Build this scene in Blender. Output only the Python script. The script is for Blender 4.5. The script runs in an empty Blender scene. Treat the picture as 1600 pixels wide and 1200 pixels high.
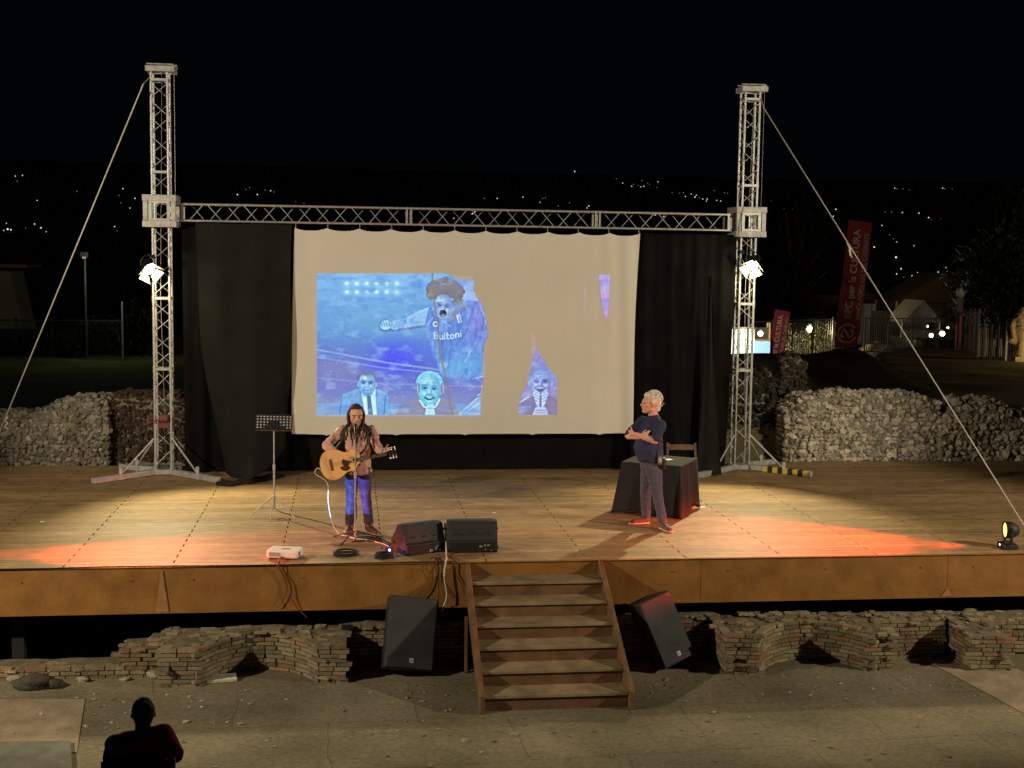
import bpy, bmesh, math, random
import numpy as np
from mathutils import Vector, Matrix, noise
from mathutils.bvhtree import BVHTree
R_ = math.radians
sc = bpy.context.scene
COL = sc.collection

# ---------------------------------------------------------------- camera
FPX, PITCH, ROLL, YAW, CAMH = 2000.0, R_(5.4), R_(0.8), R_(7.3), 3.6
_c, _s = math.cos(-YAW), math.sin(-YAW)
_M = np.array([[_c, -_s, 0], [_s, _c, 0], [0, 0, 1.0]])
_F = np.array([0, math.cos(PITCH), -math.sin(PITCH)])
_U0 = np.array([0, math.sin(PITCH), math.cos(PITCH)])
_R0 = np.array([1.0, 0, 0])
_R = _R0*math.cos(ROLL) + _U0*math.sin(ROLL)
_U = -_R0*math.sin(ROLL) + _U0*math.cos(ROLL)
_F, _R, _U = _M @ _F, _M @ _R, _M @ _U
CAM = np.array([0, 0, CAMH])
cam_d = bpy.data.cameras.new('camera')
cam_d.sensor_width = 36; cam_d.lens = 36*FPX/1600
cam_d.clip_start = 0.1; cam_d.clip_end = 4000
cam = bpy.data.objects.new('camera', cam_d); COL.objects.link(cam)
m = Matrix.Identity(4)
for i in range(3):
    m[i][0], m[i][1], m[i][2], m[i][3] = _R[i], _U[i], -_F[i], CAM[i]
cam.matrix_world = m
sc.camera = cam
def ray(px, py): return _F + _R*(px-800)/FPX - _U*(py-600)/FPX
def at_z(px, py, z=0.0):
    v = ray(px, py); return CAM + v*(z-CAMH)/v[2]
def at_y(px, py, Y):
    v = ray(px, py); return CAM + v*(Y/v[1])

# ---------------------------------------------------------------- night sky
w = bpy.data.worlds.new('World'); sc.world = w; w.use_nodes = True
bg = w.node_tree.nodes['Background']
bg.inputs[0].default_value = (0.35, 0.55, 0.75, 1); bg.inputs[1].default_value = 0.0017
vs = sc.view_settings
vs.view_transform = 'Standard'; vs.look = 'None'; vs.exposure = 0.0; vs.gamma = 1.0
sc.cycles.use_denoising = True
sc.cycles.max_bounces = 5
sc.cycles.sample_clamp_indirect = 4

def spot(name, loc, target, power, size, color, blend=0.3, radius=0.06):
    d = bpy.data.lights.new(name, 'SPOT'); d.energy = power; d.spot_size = R_(size)
    d.spot_blend = blend; d.color = color; d.shadow_soft_size = radius
    o = bpy.data.objects.new(name, d); COL.objects.link(o)
    o.location = loc
    o.rotation_euler = (Vector(target)-Vector(loc)).to_track_quat('-Z', 'Y').to_euler()
    return o
def point(name, loc, power, color, radius=0.1):
    d = bpy.data.lights.new(name, 'POINT'); d.energy = power; d.color = color; d.shadow_soft_size = radius
    o = bpy.data.objects.new(name, d); COL.objects.link(o); o.location = loc
    return o
WARM = (1.0, 0.85, 0.61)
# floodlights on the audience side, left and right of the seats (outside the frame)
FL_L, FL_R = (-10.5, 9.0, 5.4), (15.5, 9.2, 5.4)
spot('flood_light', FL_L, (3.4, 20.4, 1.2), 5200, 68, WARM, 0.4, 0.12)
spot('flood_light', FL_R, (1.0, 20.4, 1.2), 5000, 68, WARM, 0.4, 0.12)
# the two lamps hung on the towers
spot('stage_light', (-3.20, 21.38, 3.40), (-0.9, 17.1, 0), 1450, 76, (1.0, 0.84, 0.46), 0.6, 0.07)
spot('stage_light', (6.93, 21.38, 3.55), (4.8, 17.1, 0), 1450, 74, (1.0, 0.84, 0.46), 0.6, 0.07)
# red effect lamps standing on the stage edge (the left one just outside the frame)
for q_ in ((-3.3, 21.1, 3.2), (6.9, 21.2, 3.3)): point('lamp_spill', q_, 34, (1.0, 0.85, 0.5), 0.05)  # added points that brighten the towers around their lamps
def red_wash(loc, target, power, fan):
    """effect lamp with a flat fan beam: wide sideways, narrow in height, just above the boards"""
    o = spot('red_light', loc, target, power, fan, (1.0, 0.055, 0.012), 0.7, 0.06)
    o.data.use_nodes = True; nt = o.data.node_tree; N, L = nt.nodes, nt.links
    em = [n for n in N if n.type == 'EMISSION'][0]
    tc = N.new('ShaderNodeTexCoord'); vr = N.new('ShaderNodeVectorRotate'); vr.rotation_type = 'EULER_XYZ'
    vr.inputs['Rotation'].default_value = o.rotation_euler; sp = N.new('ShaderNodeSeparateXYZ')
    L.new(tc.outputs['Normal'], vr.inputs['Vector']); L.new(vr.outputs[0], sp.inputs[0])
    def M(op, a, b=None):
        n = N.new('ShaderNodeMath'); n.operation = op
        for k, x in enumerate((a, b)):
            if x is None: continue
            if isinstance(x, (int, float)): n.inputs[k].default_value = x
            else: L.new(x, n.inputs[k])
        return n.outputs[0]
    t = M('DIVIDE', M('ADD', sp.outputs['Z'], 0.105), 0.062)
    g = M('ADD', M('EXPONENT', M('MULTIPLY', M('MULTIPLY', t, t), -1.0)), 0.018)
    L.new(g, em.inputs['Strength']); em.inputs['Color'].default_value = (1, 1, 1, 1)
red_wash((8.36, 15.44, 0.26), (5.3, 16.30, 0.10), 8200, 62)
red_wash((-4.80, 16.00, 0.26), (-2.0, 15.78, 0.10), 7000, 50)

# ---------------------------------------------------------------- materials
def mat(name, col, rough=0.7, metal=0.0, var=0.0, scale=8.0, bump=0.0, bscale=40.0, shade=False, emit=None, estr=0.0, spec=0.4, col2=None, sheen=0.0, coords='Object'):
    m = bpy.data.materials.new(name); m.use_nodes = True
    nt = m.node_tree; N = nt.nodes; L = nt.links
    b = N['Principled BSDF']
    b.inputs['Base Color'].default_value = (*col, 1)
    b.inputs['Roughness'].default_value = rough
    b.inputs['Metallic'].default_value = metal
    b.inputs['Specular IOR Level'].default_value = spec
    if sheen: b.inputs['Sheen Weight'].default_value = sheen
    if emit:
        b.inputs['Emission Color'].default_value = (*emit, 1); b.inputs['Emission Strength'].default_value = estr
    cur = None
    tc = N.new('ShaderNodeTexCoord')
    if var or col2:
        n = N.new('ShaderNodeTexNoise'); n.inputs['Scale'].default_value = scale; n.inputs['Detail'].default_value = 6
        L.new(tc.outputs[coords], n.inputs['Vector'])
        r = N.new('ShaderNodeValToRGB')
        r.color_ramp.elements[0].position = 0.3; r.color_ramp.elements[1].position = 0.72
        c2 = col2 or tuple(c*(1+var) for c in col)
        c1 = col if col2 else tuple(c*(1-var) for c in col)
        r.color_ramp.elements[0].color = (*c1, 1); r.color_ramp.elements[1].color = (*c2, 1)
        L.new(n.outputs['Fac'], r.inputs['Fac']); cur = r.outputs['Color']
    m['shade'] = 1 if shade else 0
    if shade:
        a = N.new('ShaderNodeAttribute'); a.attribute_name = 'Col'
        mx = N.new('ShaderNodeMix'); mx.data_type = 'RGBA'; mx.blend_type = 'MULTIPLY'; mx.inputs[0].default_value = 1
        if cur: L.new(cur, mx.inputs[6])
        else: mx.inputs[6].default_value = (*col, 1)
        L.new(a.outputs['Color'], mx.inputs[7]); cur = mx.outputs[2]
    if cur: L.new(cur, b.inputs['Base Color'])
    if bump:
        n2 = N.new('ShaderNodeTexNoise'); n2.inputs['Scale'].default_value = bscale; n2.inputs['Detail'].default_value = 5
        L.new(tc.outputs[coords], n2.inputs['Vector'])
        bp = N.new('ShaderNodeBump'); bp.inputs['Strength'].default_value = bump; bp.inputs['Distance'].default_value = 0.02
        L.new(n2.outputs['Fac'], bp.inputs['Height']); L.new(bp.outputs['Normal'], b.inputs['Normal'])
    return m
MT = {}
MT['alu'] = mat('aluminium', (0.50, 0.50, 0.485), 0.38, 0.5, 0.18, 14, 0.05, 60)
MT['steel'] = mat('galvanised_steel', (0.42, 0.415, 0.40), 0.5, 0.3, 0.25, 10, 0.1, 50)
MT['black'] = mat('black_paint', (0.015, 0.015, 0.016), 0.45, 0, 0.2, 20)
MT['plastic'] = mat('black_plastic', (0.022, 0.023, 0.024), 0.5, 0, 0.25, 30, 0.3, 220)
MT['grille'] = mat('speaker_grille', (0.035, 0.037, 0.038), 0.55, 0.2, 0.35, 5, 0.4, 350)
MT['curtain'] = mat('black_cloth', (0.006, 0.006, 0.006), 0.95, 0, 0.25, 3, 0.3, 120, spec=0.1)
MT['drape'] = mat('thin_black_drape', (0.011, 0.011, 0.0095), 0.9, 0, 0.25, 2, 0.25, 120, spec=0.2)
MT['screen'] = mat('screen_cloth', (0.67, 0.645, 0.58), 0.95, 0, 0.04, 0.6, 0.05, 30, spec=0.1)
MT['corten'] = mat('rusty_steel', (0.19, 0.083, 0.018), 0.75, 0, 0, 3.0, 0.3, 25, col2=(0.31, 0.142, 0.031), spec=0.3)
MT['stairwood'] = mat('brown_painted_wood', (0.155, 0.080, 0.036), 0.6, 0, 0.35, 5, 0.2, 30)
MT['tread'] = mat('worn_tread_wood', (0.25, 0.18, 0.098), 0.7, 0, 0.35, 4, 0.3, 40)
MT['dark'] = mat('dark_void_steel', (0.012, 0.011, 0.010), 0.9)
MT['white'] = mat('white_plastic', (0.72, 0.70, 0.66), 0.4, 0, 0.05, 10)
MT['paper'] = mat('white_paper', (0.8, 0.79, 0.75), 0.8)
MT['rubber'] = mat('black_rubber', (0.014, 0.014, 0.015), 0.6)
MT['whitecable'] = mat('pale_cable', (0.6, 0.58, 0.52), 0.6)
MT['rope'] = mat('steel_rope', (0.55, 0.53, 0.50), 0.5, 0.3)
MT['skin'] = mat('skin', (0.72, 0.38, 0.26), 0.55, 0, 0.10, 25, 0.1, 90, spec=0.35)
MT['skin2'] = mat('fair_skin', (0.82, 0.43, 0.31), 0.55, 0, 0.10, 25, 0.1, 90, spec=0.35)
MT['wood'] = mat('brown_wood', (0.16, 0.09, 0.05), 0.5, 0, 0.3, 12, 0.1, 40)

# ---------------------------------------------------------------- mesh builder
class MB:
    def __init__(s): s.v = []; s.f = []; s.c = []; s.smooth = []
    def add(s, vs, fs, shade=1.0, smooth=False):
        k = len(s.v); s.v += [tuple(p) for p in vs]
        for f in fs:
            s.f.append(tuple(i+k for i in f)); s.c.append(shade); s.smooth.append(smooth)
        return s
    def box(s, c, d, rot=None, shade=1.0, taper=None):
        hx, hy, hz = d[0]/2, d[1]/2, d[2]/2
        vs = [Vector((x*hx, y*hy, z*hz)) for z in (-1, 1) for y in (-1, 1) for x in (-1, 1)]
        if taper:
            for v in vs:
                if v.z > 0: v.x *= taper[0]; v.y *= taper[1]
        if rot is not None:
            vs = [rot @ v for v in vs]
        c = Vector(c); vs = [v+c for v in vs]
        return s.add(vs, [(0, 2, 3, 1), (4, 5, 7, 6), (0, 1, 5, 4), (2, 6, 7, 3), (0, 4, 6, 2), (1, 3, 7, 5)], shade)
    def bar(s, a, b, w, h, shade=1.0, up=(0, 0, 1)):
        a, b = Vector(a), Vector(b); d = b-a
        y = d.normalized(); u = Vector(up)
        if abs(y.dot(u)) > 0.98: u = Vector((1, 0, 0))
        x = y.cross(u).normalized(); z = x.cross(y)
        rot = Matrix((x, y, z)).transposed()
        return s.box((a+b)/2, (w, d.length, h), rot, shade)
    def cyl(s, a, b, r, r2=None, seg=8, shade=1.0, smooth=True, caps=True):
        a, b = Vector(a), Vector(b); r2 = r if r2 is None else r2
        d = (b-a).normalized(); u = Vector((0, 0, 1)) if abs(d.z) < 0.95 else Vector((1, 0, 0))
        x = d.cross(u).normalized(); y = d.cross(x)
        vs = []
        for p, q in ((a, r), (b, r2)):
            for i in range(seg):
                t = 2*math.pi*i/seg; vs.append(p + x*math.cos(t)*q + y*math.sin(t)*q)
        fs = [(i, (i+1) % seg, seg+(i+1) % seg, seg+i) for i in range(seg)]
        s.add(vs, fs, shade, smooth)
        if caps:
            s.add(vs[:seg], [tuple(range(seg))[::-1]], shade); s.add(vs[seg:], [tuple(range(seg))], shade)
        return s
    def tube(s, pts, r, seg=6, shade=1.0):
        pts = [Vector(p) for p in pts]; n = len(pts); vs = []
        rr = r if hasattr(r, '__len__') else [r]*n
        prev = None
        for i, p in enumerate(pts):
            d = (pts[min(i+1, n-1)]-pts[max(i-1, 0)]).normalized()
            if prev is None:
                u = Vector((0, 0, 1)) if abs(d.z) < 0.9 else Vector((1, 0, 0)); x = d.cross(u).normalized()
            else:
                x = (prev - d*prev.dot(d)).normalized()
            prev = x; y = d.cross(x)
            for k in range(seg):
                t = 2*math.pi*k/seg; vs.append(p + (x*math.cos(t)+y*math.sin(t))*rr[i])
        fs = [(i*seg+k, i*seg+(k+1) % seg, (i+1)*seg+(k+1) % seg, (i+1)*seg+k) for i in range(n-1) for k in range(seg)]
        fs += [tuple(range(seg))[::-1], tuple((n-1)*seg+k for k in range(seg))]
        return s.add(vs, fs, shade, True)
    def ico(s, c, r, sub=1, jit=0.0, shade=1.0, smooth=False, scale=(1, 1, 1), rnd=random, rot=None):
        vs, fs = ICO[sub]
        c = Vector(c); out = []
        o = Vector((rnd.random()*50, rnd.random()*50, rnd.random()*50))
        for p in vs:
            k = 1 + (jit*noise.noise(p*1.3+o)*2 if jit else 0)
            q = Vector((p.x*scale[0], p.y*scale[1], p.z*scale[2]))*(r*k)
            if rot: q = rot @ q
            out.append(c+q)
        return s.add(out, fs, shade, smooth)
    def prism(s, poly, a, b, axis='z', shade=1.0):
        # poly: 2D points; extruded between a and b along the axis
        def P(u, v, t):
            return (u, v, t) if axis == 'z' else ((t, u, v) if axis == 'x' else (u, t, v))
        n = len(poly)
        vs = [P(u, v, a) for u, v in poly] + [P(u, v, b) for u, v in poly]
        fs = [(i, (i+1) % n, n+(i+1) % n, n+i) for i in range(n)] + [tuple(range(n))[::-1], tuple(range(n, 2*n))]
        return s.add(vs, fs, shade)
    def lathe(s, prof, c=(0, 0, 0), seg=16, axis=(0, 0, 1), shade=1.0):
        q = Vector((0, 0, 1)).rotation_difference(Vector(axis)); c = Vector(c)
        vs = [c + q @ Vector((r*math.cos(2*math.pi*k/seg), r*math.sin(2*math.pi*k/seg), z)) for r, z in prof for k in range(seg)]
        fs = [(i*seg+k, i*seg+(k+1) % seg, (i+1)*seg+(k+1) % seg, (i+1)*seg+k) for i in range(len(prof)-1) for k in range(seg)]
        return s.add(vs, fs, shade, True)
    def grid(s, fn, nu, nv, thick=0.0, shade=1.0, off=(0, 1, 0)):
        vs = [Vector(fn(i/nu, j/nv)) for j in range(nv+1) for i in range(nu+1)]
        W = nu+1
        fs = [(j*W+i, j*W+i+1, (j+1)*W+i+1, (j+1)*W+i) for j in range(nv) for i in range(nu)]
        s.add(vs, fs, shade, True)
        if thick:
            o = Vector(off)*thick
            s.add([v+o for v in vs], [f[::-1] for f in fs], shade, True)
            edge = [j*W for j in range(nv+1)], [j*W+nu for j in range(nv+1)], list(range(W)), [nv*W+i for i in range(W)]
            for e in edge:
                ev = [vs[i] for i in e]; n = len(ev)
                s.add(ev+[v+o for v in ev], [(i, i+1, n+i+1, n+i) for i in range(n-1)], shade)
        return s
    def build(s, name, material, parent=None, origin=None, bevel=0.0, keep=False):
        V = s.v
        if parent is not None: o = Vector(parent.get('_org', (0, 0, 0)))
        elif origin is not None: o = Vector(origin)
        elif keep: o = Vector((0, 0, 0))
        else:
            xs = [p[0] for p in V]; ys = [p[1] for p in V]; zs = [p[2] for p in V]
            o = Vector(((min(xs)+max(xs))/2, (min(ys)+max(ys))/2, min(zs)))
        me = bpy.data.meshes.new(name)
        me.from_pydata([(p[0]-o.x, p[1]-o.y, p[2]-o.z) for p in V], [], s.f)
        me.polygons.foreach_set('use_smooth', s.smooth)
        if material.get('shade') or any(c != 1.0 for c in s.c):
            ca = me.color_attributes.new('Col', 'FLOAT_COLOR', 'CORNER')
            cols = []
            for f, c in zip(s.f, s.c):
                cc = (c, c, c, 1) if not hasattr(c, '__len__') else (*c, 1)
                for _ in f: cols.extend(cc)
            ca.data.foreach_set('color', cols)
        me.materials.append(material); me.update()
        ob = bpy.data.objects.new(name, me); COL.objects.link(ob)
        if parent is not None:
            ob.parent = parent
            ob['_org'] = tuple(o)
        else:
            ob.location = o; ob['_org'] = tuple(o)
        if bevel:
            bv = ob.modifiers.new('bevel', 'BEVEL'); bv.width = bevel; bv.segments = 2; bv.limit_method = 'ANGLE'
        return ob
def _ico(sub):
    bm = bmesh.new(); bmesh.ops.create_icosphere(bm, subdivisions=sub, radius=1)
    v = [p.co.copy() for p in bm.verts]; f = [tuple(x.index for x in q.verts) for q in bm.faces]; bm.free(); return v, f
ICO = {1: _ico(1), 2: _ico(2), 3: _ico(3)}
def tag(o, label=None, cat=None, group=None, kind=None):
    if label: o['label'] = label
    if cat: o['category'] = cat
    if group: o['group'] = group
    if kind: o['kind'] = kind
    return o
def thing(name, label, cat, loc=(0, 0, 0), group=None):
    o = bpy.data.objects.new(name, None); COL.objects.link(o); o.location = loc; o['_org'] = tuple(loc)
    o.empty_display_size = 0.2
    return tag(o, label, cat, group)
def copy_tree(o, parent=None):
    c = o.copy(); COL.objects.link(c)
    if parent is not None: c.parent = parent
    for ch in list(o.children): copy_tree(ch, c)
    return c
def bez(pts, n=24):
    # Catmull-Rom through the points
    P = [Vector(p) for p in pts]; P = [P[0]*2-P[1]] + P + [P[-1]*2-P[-2]]
    out = []
    for i in range(1, len(P)-2):
        for k in range(n):
            t = k/n; a, b, c, d = P[i-1], P[i], P[i+1], P[i+2]
            out.append(0.5*((2*b)+(c-a)*t+(2*a-5*b+4*c-d)*t*t+(3*b-a-3*c+d)*t**3))
    out.append(P[-2]); return out
# ================================================================ SETTING
def sstep(a, b, x):
    t = max(0, min(1, (x-a)/(b-a))); return t*t*(3-2*t)
def gz(x, y):
    # terrain height: orchestra floor, pit below the stage, field behind, falling away to the valley
    if y < 15.4: return -1.2
    if y < 22.7: return -1.2 - 0.25*sstep(15.4, 15.7, y)
    base = -1.45 + 2.27*sstep(22.75, 23.35, y)
    rt = sstep(-2, 7, x)
    base -= (1-rt)*0.25*sstep(23, 26, y)
    base += 0.80*math.exp(-((x-9.2)/2.2)**4-((y-28)/2.2)**2) + 0.80*math.exp(-((x-11.9)/1.0)**2-((y-29)/2)**2)
    base -= 1.15*sstep(32, 38, y)*(1-sstep(.40, .435, x/max(y, 1)))*rt
    base += 0.05*noise.noise(Vector((x*0.7, y*0.7, 0)))
    f = sstep(55, 95, y)
    base -= 20*f*0.8
    if y > 130: base += (y-130)*0.1
    return base
xs = sorted(set([-900, -500, -250, -120, -60, -40, -30, -22] + [round(-18+i*0.5, 2) for i in range(90)] + [28, 32, 38, 46, 60, 90, 150, 300, 600, 1000]))
ys = sorted(set([-12, 0, 5, 8, 10, 12, 15.4, 15.7, 22.7, 22.75] + [23+i*0.3 for i in range(60)] + [42+i*1.5 for i in range(14)] + [65+i*6 for i in range(12)] + [150, 200, 300, 450, 650, 900, 1100]))
mb = MB(); W = len(xs)
vs = [(x, y, gz(x, y)) for y in ys for x in xs]
mb.add(vs, [(j*W+i, j*W+i+1, (j+1)*W+i+1, (j+1)*W+i) for j in range(len(ys)-1) for i in range(W-1)], 1.0, False)
# ground material: worn concrete / earth with specks
def ground_mat():
    m = mat('orchestra_ground', (0.105, 0.092, 0.063), 0.95, 0, 0, 0.7, 0.35, 14, col2=(0.22, 0.192, 0.132), spec=0.15)
    nt = m.node_tree; N, L = nt.nodes, nt.links
    b = N['Principled BSDF']; src = b.inputs['Base Color'].links[0].from_socket
    tc = N.new('ShaderNodeTexCoord')
    v = N.new('ShaderNodeTexNoise'); v.inputs['Scale'].default_value = 16; v.inputs['Detail'].default_value = 9; v.inputs['Roughness'].default_value = 0.75
    mp = N.new('ShaderNodeMapping'); mp.inputs['Scale'].default_value = (1, 1.6, 1)
    L.new(tc.outputs['Object'], mp.inputs[0]); L.new(mp.outputs[0], v.inputs[0])
    r = N.new('ShaderNodeValToRGB'); r.color_ramp.elements[0].position = 0.35; r.color_ramp.elements[1].position = 0.68
    r.color_ramp.elements[0].color = (0.68, 0.67, 0.64, 1); r.color_ramp.elements[1].color = (1.5, 1.47, 1.4, 1)
    L.new(v.outputs['Fac'], r.inputs[0])
    mx = N.new('ShaderNodeMix'); mx.data_type = 'RGBA'; mx.blend_type = 'MULTIPLY'; mx.inputs[0].default_value = 0.9
    L.new(src, mx.inputs[6]); L.new(r.outputs[0], mx.inputs[7])
    # slab joints
    br = N.new('ShaderNodeTexBrick'); br.inputs['Scale'].default_value = 1; br.inputs['Mortar Size'].default_value = 0.008
    br.inputs['Brick Width'].default_value = 1.9; br.inputs['Row Height'].default_value = 1.25
    br.inputs['Color1'].default_value = (1, 1, 1, 1); br.inputs['Color2'].default_value = (0.86, 0.86, 0.84, 1); br.inputs['Mortar'].default_value = (0.35, 0.34, 0.3, 1)
    nz = N.new('ShaderNodeTexNoise'); nz.inputs['Scale'].default_value = 1.5
    L.new(tc.outputs['Object'], nz.inputs[0])
    va = N.new('ShaderNodeVectorMath'); va.operation = 'SCALE'; va.inputs['Scale'].default_value = 0.16
    L.new(nz.outputs['Color'], va.inputs[0])
    vb = N.new('ShaderNodeVectorMath'); vb.operation = 'ADD'
    mp2 = N.new('ShaderNodeMapping'); mp2.inputs['Rotation'].default_value = (0, 0, R_(-3)); mp2.inputs['Location'].default_value = (0.4, 0.62, 0)
    L.new(tc.outputs['Object'], mp2.inputs[0]); L.new(mp2.outputs[0], vb.inputs[0]); L.new(va.outputs[0], vb.inputs[1]); L.new(vb.outputs[0], br.inputs['Vector'])
    mx2 = N.new('ShaderNodeMix'); mx2.data_type = 'RGBA'; mx2.blend_type = 'MULTIPLY'; mx2.inputs[0].default_value = 0.5
    L.new(mx.outputs[2], mx2.inputs[6]); L.new(br.outputs['Color'], mx2.inputs[7])
    L.new(mx2.outputs[2], b.inputs['Base Color'])
    return m
MT['ground'] = ground_mat()
g = mb.build('ground', MT['ground'], keep=True); tag(g, kind='structure')
MT['field'] = mat('dry_grass_field', (0.07, 0.06, 0.03), 0.95, 0, 0, 0.8, 0.6, 10, col2=(0.15, 0.12, 0.065), spec=0.1)
g.data.materials.append(MT['field'])
for p in g.data.polygons:
    if p.center.y > 22.7: p.material_index = 1

# hidden pebbles and rubble bits lying on the orchestra floor
rnd = random.Random(5)
mb = MB()
for i in range(420):
    x = rnd.uniform(-5, 9.5); y = 14.2 - abs(rnd.gauss(0, 1.3))
    if y < 11: continue
    if 1.2 < x < 3.3 and y > 13.1: continue
    r = rnd.uniform(0.006, 0.02)*(2.0 if rnd.random() < 0.08 else 1)
    mb.ico((x, y, -1.2+r*0.3), r, 1, 0.5, rnd.uniform(0.6, 1.7), False, (1.3, 1, 0.6), rnd)
MT['pebble'] = mat('pebble', (0.22, 0.19, 0.14), 0.9, shade=True)
tag(mb.build('gravel', MT['pebble'], keep=True), 'loose pebbles and crumbs of mortar strewn over the orchestra floor', 'gravel', kind='stuff')
# dry leaves and twigs
mb = MB()
for i in range(90):
    x = rnd.uniform(-5, 9); y = rnd.uniform(11.4, 14.3)
    a = rnd.uniform(0, 6.28); l = rnd.uniform(0.02, 0.06)
    mb.box((x, y, -1.193), (l, l*0.4, 0.004), Matrix.Rotation(a, 3, 'Z') @ Matrix.Rotation(rnd.uniform(-.4, .4), 3, 'X'), rnd.uniform(0.3, 1.4))
tag(mb.build('leaf_litter', MT['pebble'], keep=True), 'dry leaves and twigs scattered on the orchestra floor', 'leaves', kind='stuff')

# ================================================================ STONE AND BRICK RUINS
MT['brick'] = mat('old_roman_brick', (0.21, 0.17, 0.11), 0.95, 0, 0.22, 9, 0.7, 45, shade=True, spec=0.1)
MT['mortar'] = mat('mortar_core', (0.14, 0.115, 0.075), 0.95, 0, 0.3, 6, 0.8, 25, spec=0.1)
MT['rubble'] = mat('rubble_stone', (0.42, 0.38, 0.31), 0.95, 0, 0.25, 7, 0.7, 30, shade=True, spec=0.1)
MT['rubcore'] = mat('rubble_mortar', (0.22, 0.195, 0.155), 0.95, 0, 0.3, 6, 0.9, 18, spec=0.1)
def brick_ruin(name, label, cat, path, height, back, seed, zb=-1.22, group=None):
    """path: front polyline (x, y), height(x) -> top z, back: y of the rear edge"""
    r = random.Random(seed)
    pts = [Vector((p[0], p[1])) for p in path]
    # resample
    S = [0]
    for a, b in zip(pts, pts[1:]): S.append(S[-1]+(b-a).length)
    def along(s):
        s = max(0, min(S[-1]-1e-6, s))
        for i in range(len(S)-1):
            if s <= S[i+1]:
                t = (s-S[i])/(S[i+1]-S[i]); d = (pts[i+1]-pts[i]).normalized()
                return pts[i].lerp(pts[i+1], t), d
    core = MB(); brk = MB()
    n = max(8, int(S[-1]/0.05)); ring = []
    for k in range(n+1):
        p, d = along(S[-1]*k/n); nn = Vector((-d.y, d.x))*0.02
        ring.append((p.x+nn.x, p.y+nn.y, height(p.x, p.y)-0.02))
    m = len(ring)
    lo = [(x, y, zb) for x, y, z in ring]; hi = ring
    bk = [(x, max(back, y+0.1), height(x, y)+0.01+0.02*noise.noise(Vector((x*3, 1, 0)))) for x, y, z in ring]
    bl = [(x, max(back, y+0.1), zb) for x, y, z in ring]
    core.add(lo+hi+bk+bl, [(i, i+1, m+i+1, m+i) for i in range(m-1)] + [(m+i, m+i+1, 2*m+i+1, 2*m+i) for i in range(m-1)]
             + [(2*m+i, 2*m+i+1, 3*m+i+1, 3*m+i) for i in range(m-1)] + [(0, m, 2*m, 3*m), (m-1, 4*m-1, 3*m-1, 2*m-1)])
    z = zb+0.01; row = 0
    while z < -0.3:
        h = r.uniform(0.040, 0.045)
        s = -0.12*(row % 2) - r.uniform(0, 0.1)
        while s < S[-1]:
            l = r.uniform(0.12, 0.27); mid = s+l/2
            if 0 <= mid <= S[-1]:
                p, d = along(mid); H = height(p.x, p.y)
                if z+h <= H+0.02 and r.random() > 0.02:
                    a = math.atan2(d.y, d.x); ll = min(l, 2*mid+0.02, 2*(S[-1]-mid)+0.02) - 0.014
                    if ll > 0.03:
                        out = r.uniform(-0.004, 0.004); dep = 0.09
                        nn = Vector((d.y, -d.x))*(out-dep/2+0.005)
                        sh = r.uniform(0.7, 1.25); tint = r.random()
                        col = (sh*1.12, sh*0.9, sh*0.78) if tint < 0.25 else (sh, sh, sh*0.98)
                        brk.box((p.x+nn.x, p.y+nn.y, z+h/2), (ll, dep, h-0.002), Matrix.Rotation(a+r.uniform(-.012, .012), 3, 'Z') @ Matrix.Rotation(r.uniform(-.012, .012), 3, 'Y'), col)
            s += l
        z += h+0.008; row += 1
    # broken courses and lumps on the top
    x0 = min(p[0] for p in ring); x1 = max(p[0] for p in ring)
    for k in range(int((x1-x0)*70)):
        q = r.choice(ring); yy = r.uniform(q[1]-0.02, max(back, q[1]+0.12))
        H = height(q[0], yy)
        sz = r.uniform(0.018, 0.042)
        if r.random() < 0.5:
            brk.box((q[0]+r.uniform(-.05, .05), yy, H-0.016), (sz*3.4, sz*2.4, r.uniform(0.02, 0.028)), Matrix.Rotation(r.uniform(-.25, .25), 3, 'Z') @ Matrix.Rotation(r.uniform(-.05, .05), 3, 'X'), r.uniform(0.75, 1.45))
        else:
            brk.ico((q[0]+r.uniform(-.05, .05), yy, H-0.022), sz*0.6, 1, 0.5, r.uniform(0.75, 1.4), False, (1.3, 1, 0.6), r)
    org = ((x0+x1)/2, back-0.2, zb)
    t = thing(name, label, cat, org, group)
    core.build('mortar_core', MT['mortar'], t); brk.build('brickwork', MT['brick'], t)
    return t
def arc(a, b, sag, n=10):
    # points from a to b bulging backwards (+y) by sag
    out = []
    for k in range(n+1):
        t = k/n; out.append((a[0]+(b[0]-a[0])*t, a[1]+(b[1]-a[1])*t + sag*math.sin(math.pi*t)**0.75))
    return out
nz = lambda x, y, a=0.008: a*noise.noise(Vector((x*4, y*4, 3)))
def hL(x, y): return -0.755 + 0.03*sstep(14.6, 15.1, y) + nz(x, y) + (0.02 if x > 0.2 else 0)
brick_ruin('ruined_brick_wall', 'ruined Roman brick wall with a curved niche, left of the wooden stairs', 'brick wall',
    [(-2.08, 14.95), (-2.08, 14.38), (-1.68, 14.36)] + arc((-1.62, 14.42), (-0.36, 14.42), 0.5) + [(-0.3, 14.37), (-0.03, 14.35), (-0.03, 14.93), (1.42, 14.93)], hL, 15.12, 1)
brick_ruin('ruined_brick_wall', 'plain ruined brick wall hidden behind the wooden stairs', 'brick wall',
    [(1.44, 14.93), (3.06, 14.93)], lambda x, y: -0.70+nz(x, y), 15.12, 2)
def hR(x, y): return -0.735 + 0.05*sstep(14.5, 15.0, y) + nz(x, y) - 0.03*sstep(6, 7, x)
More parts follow.
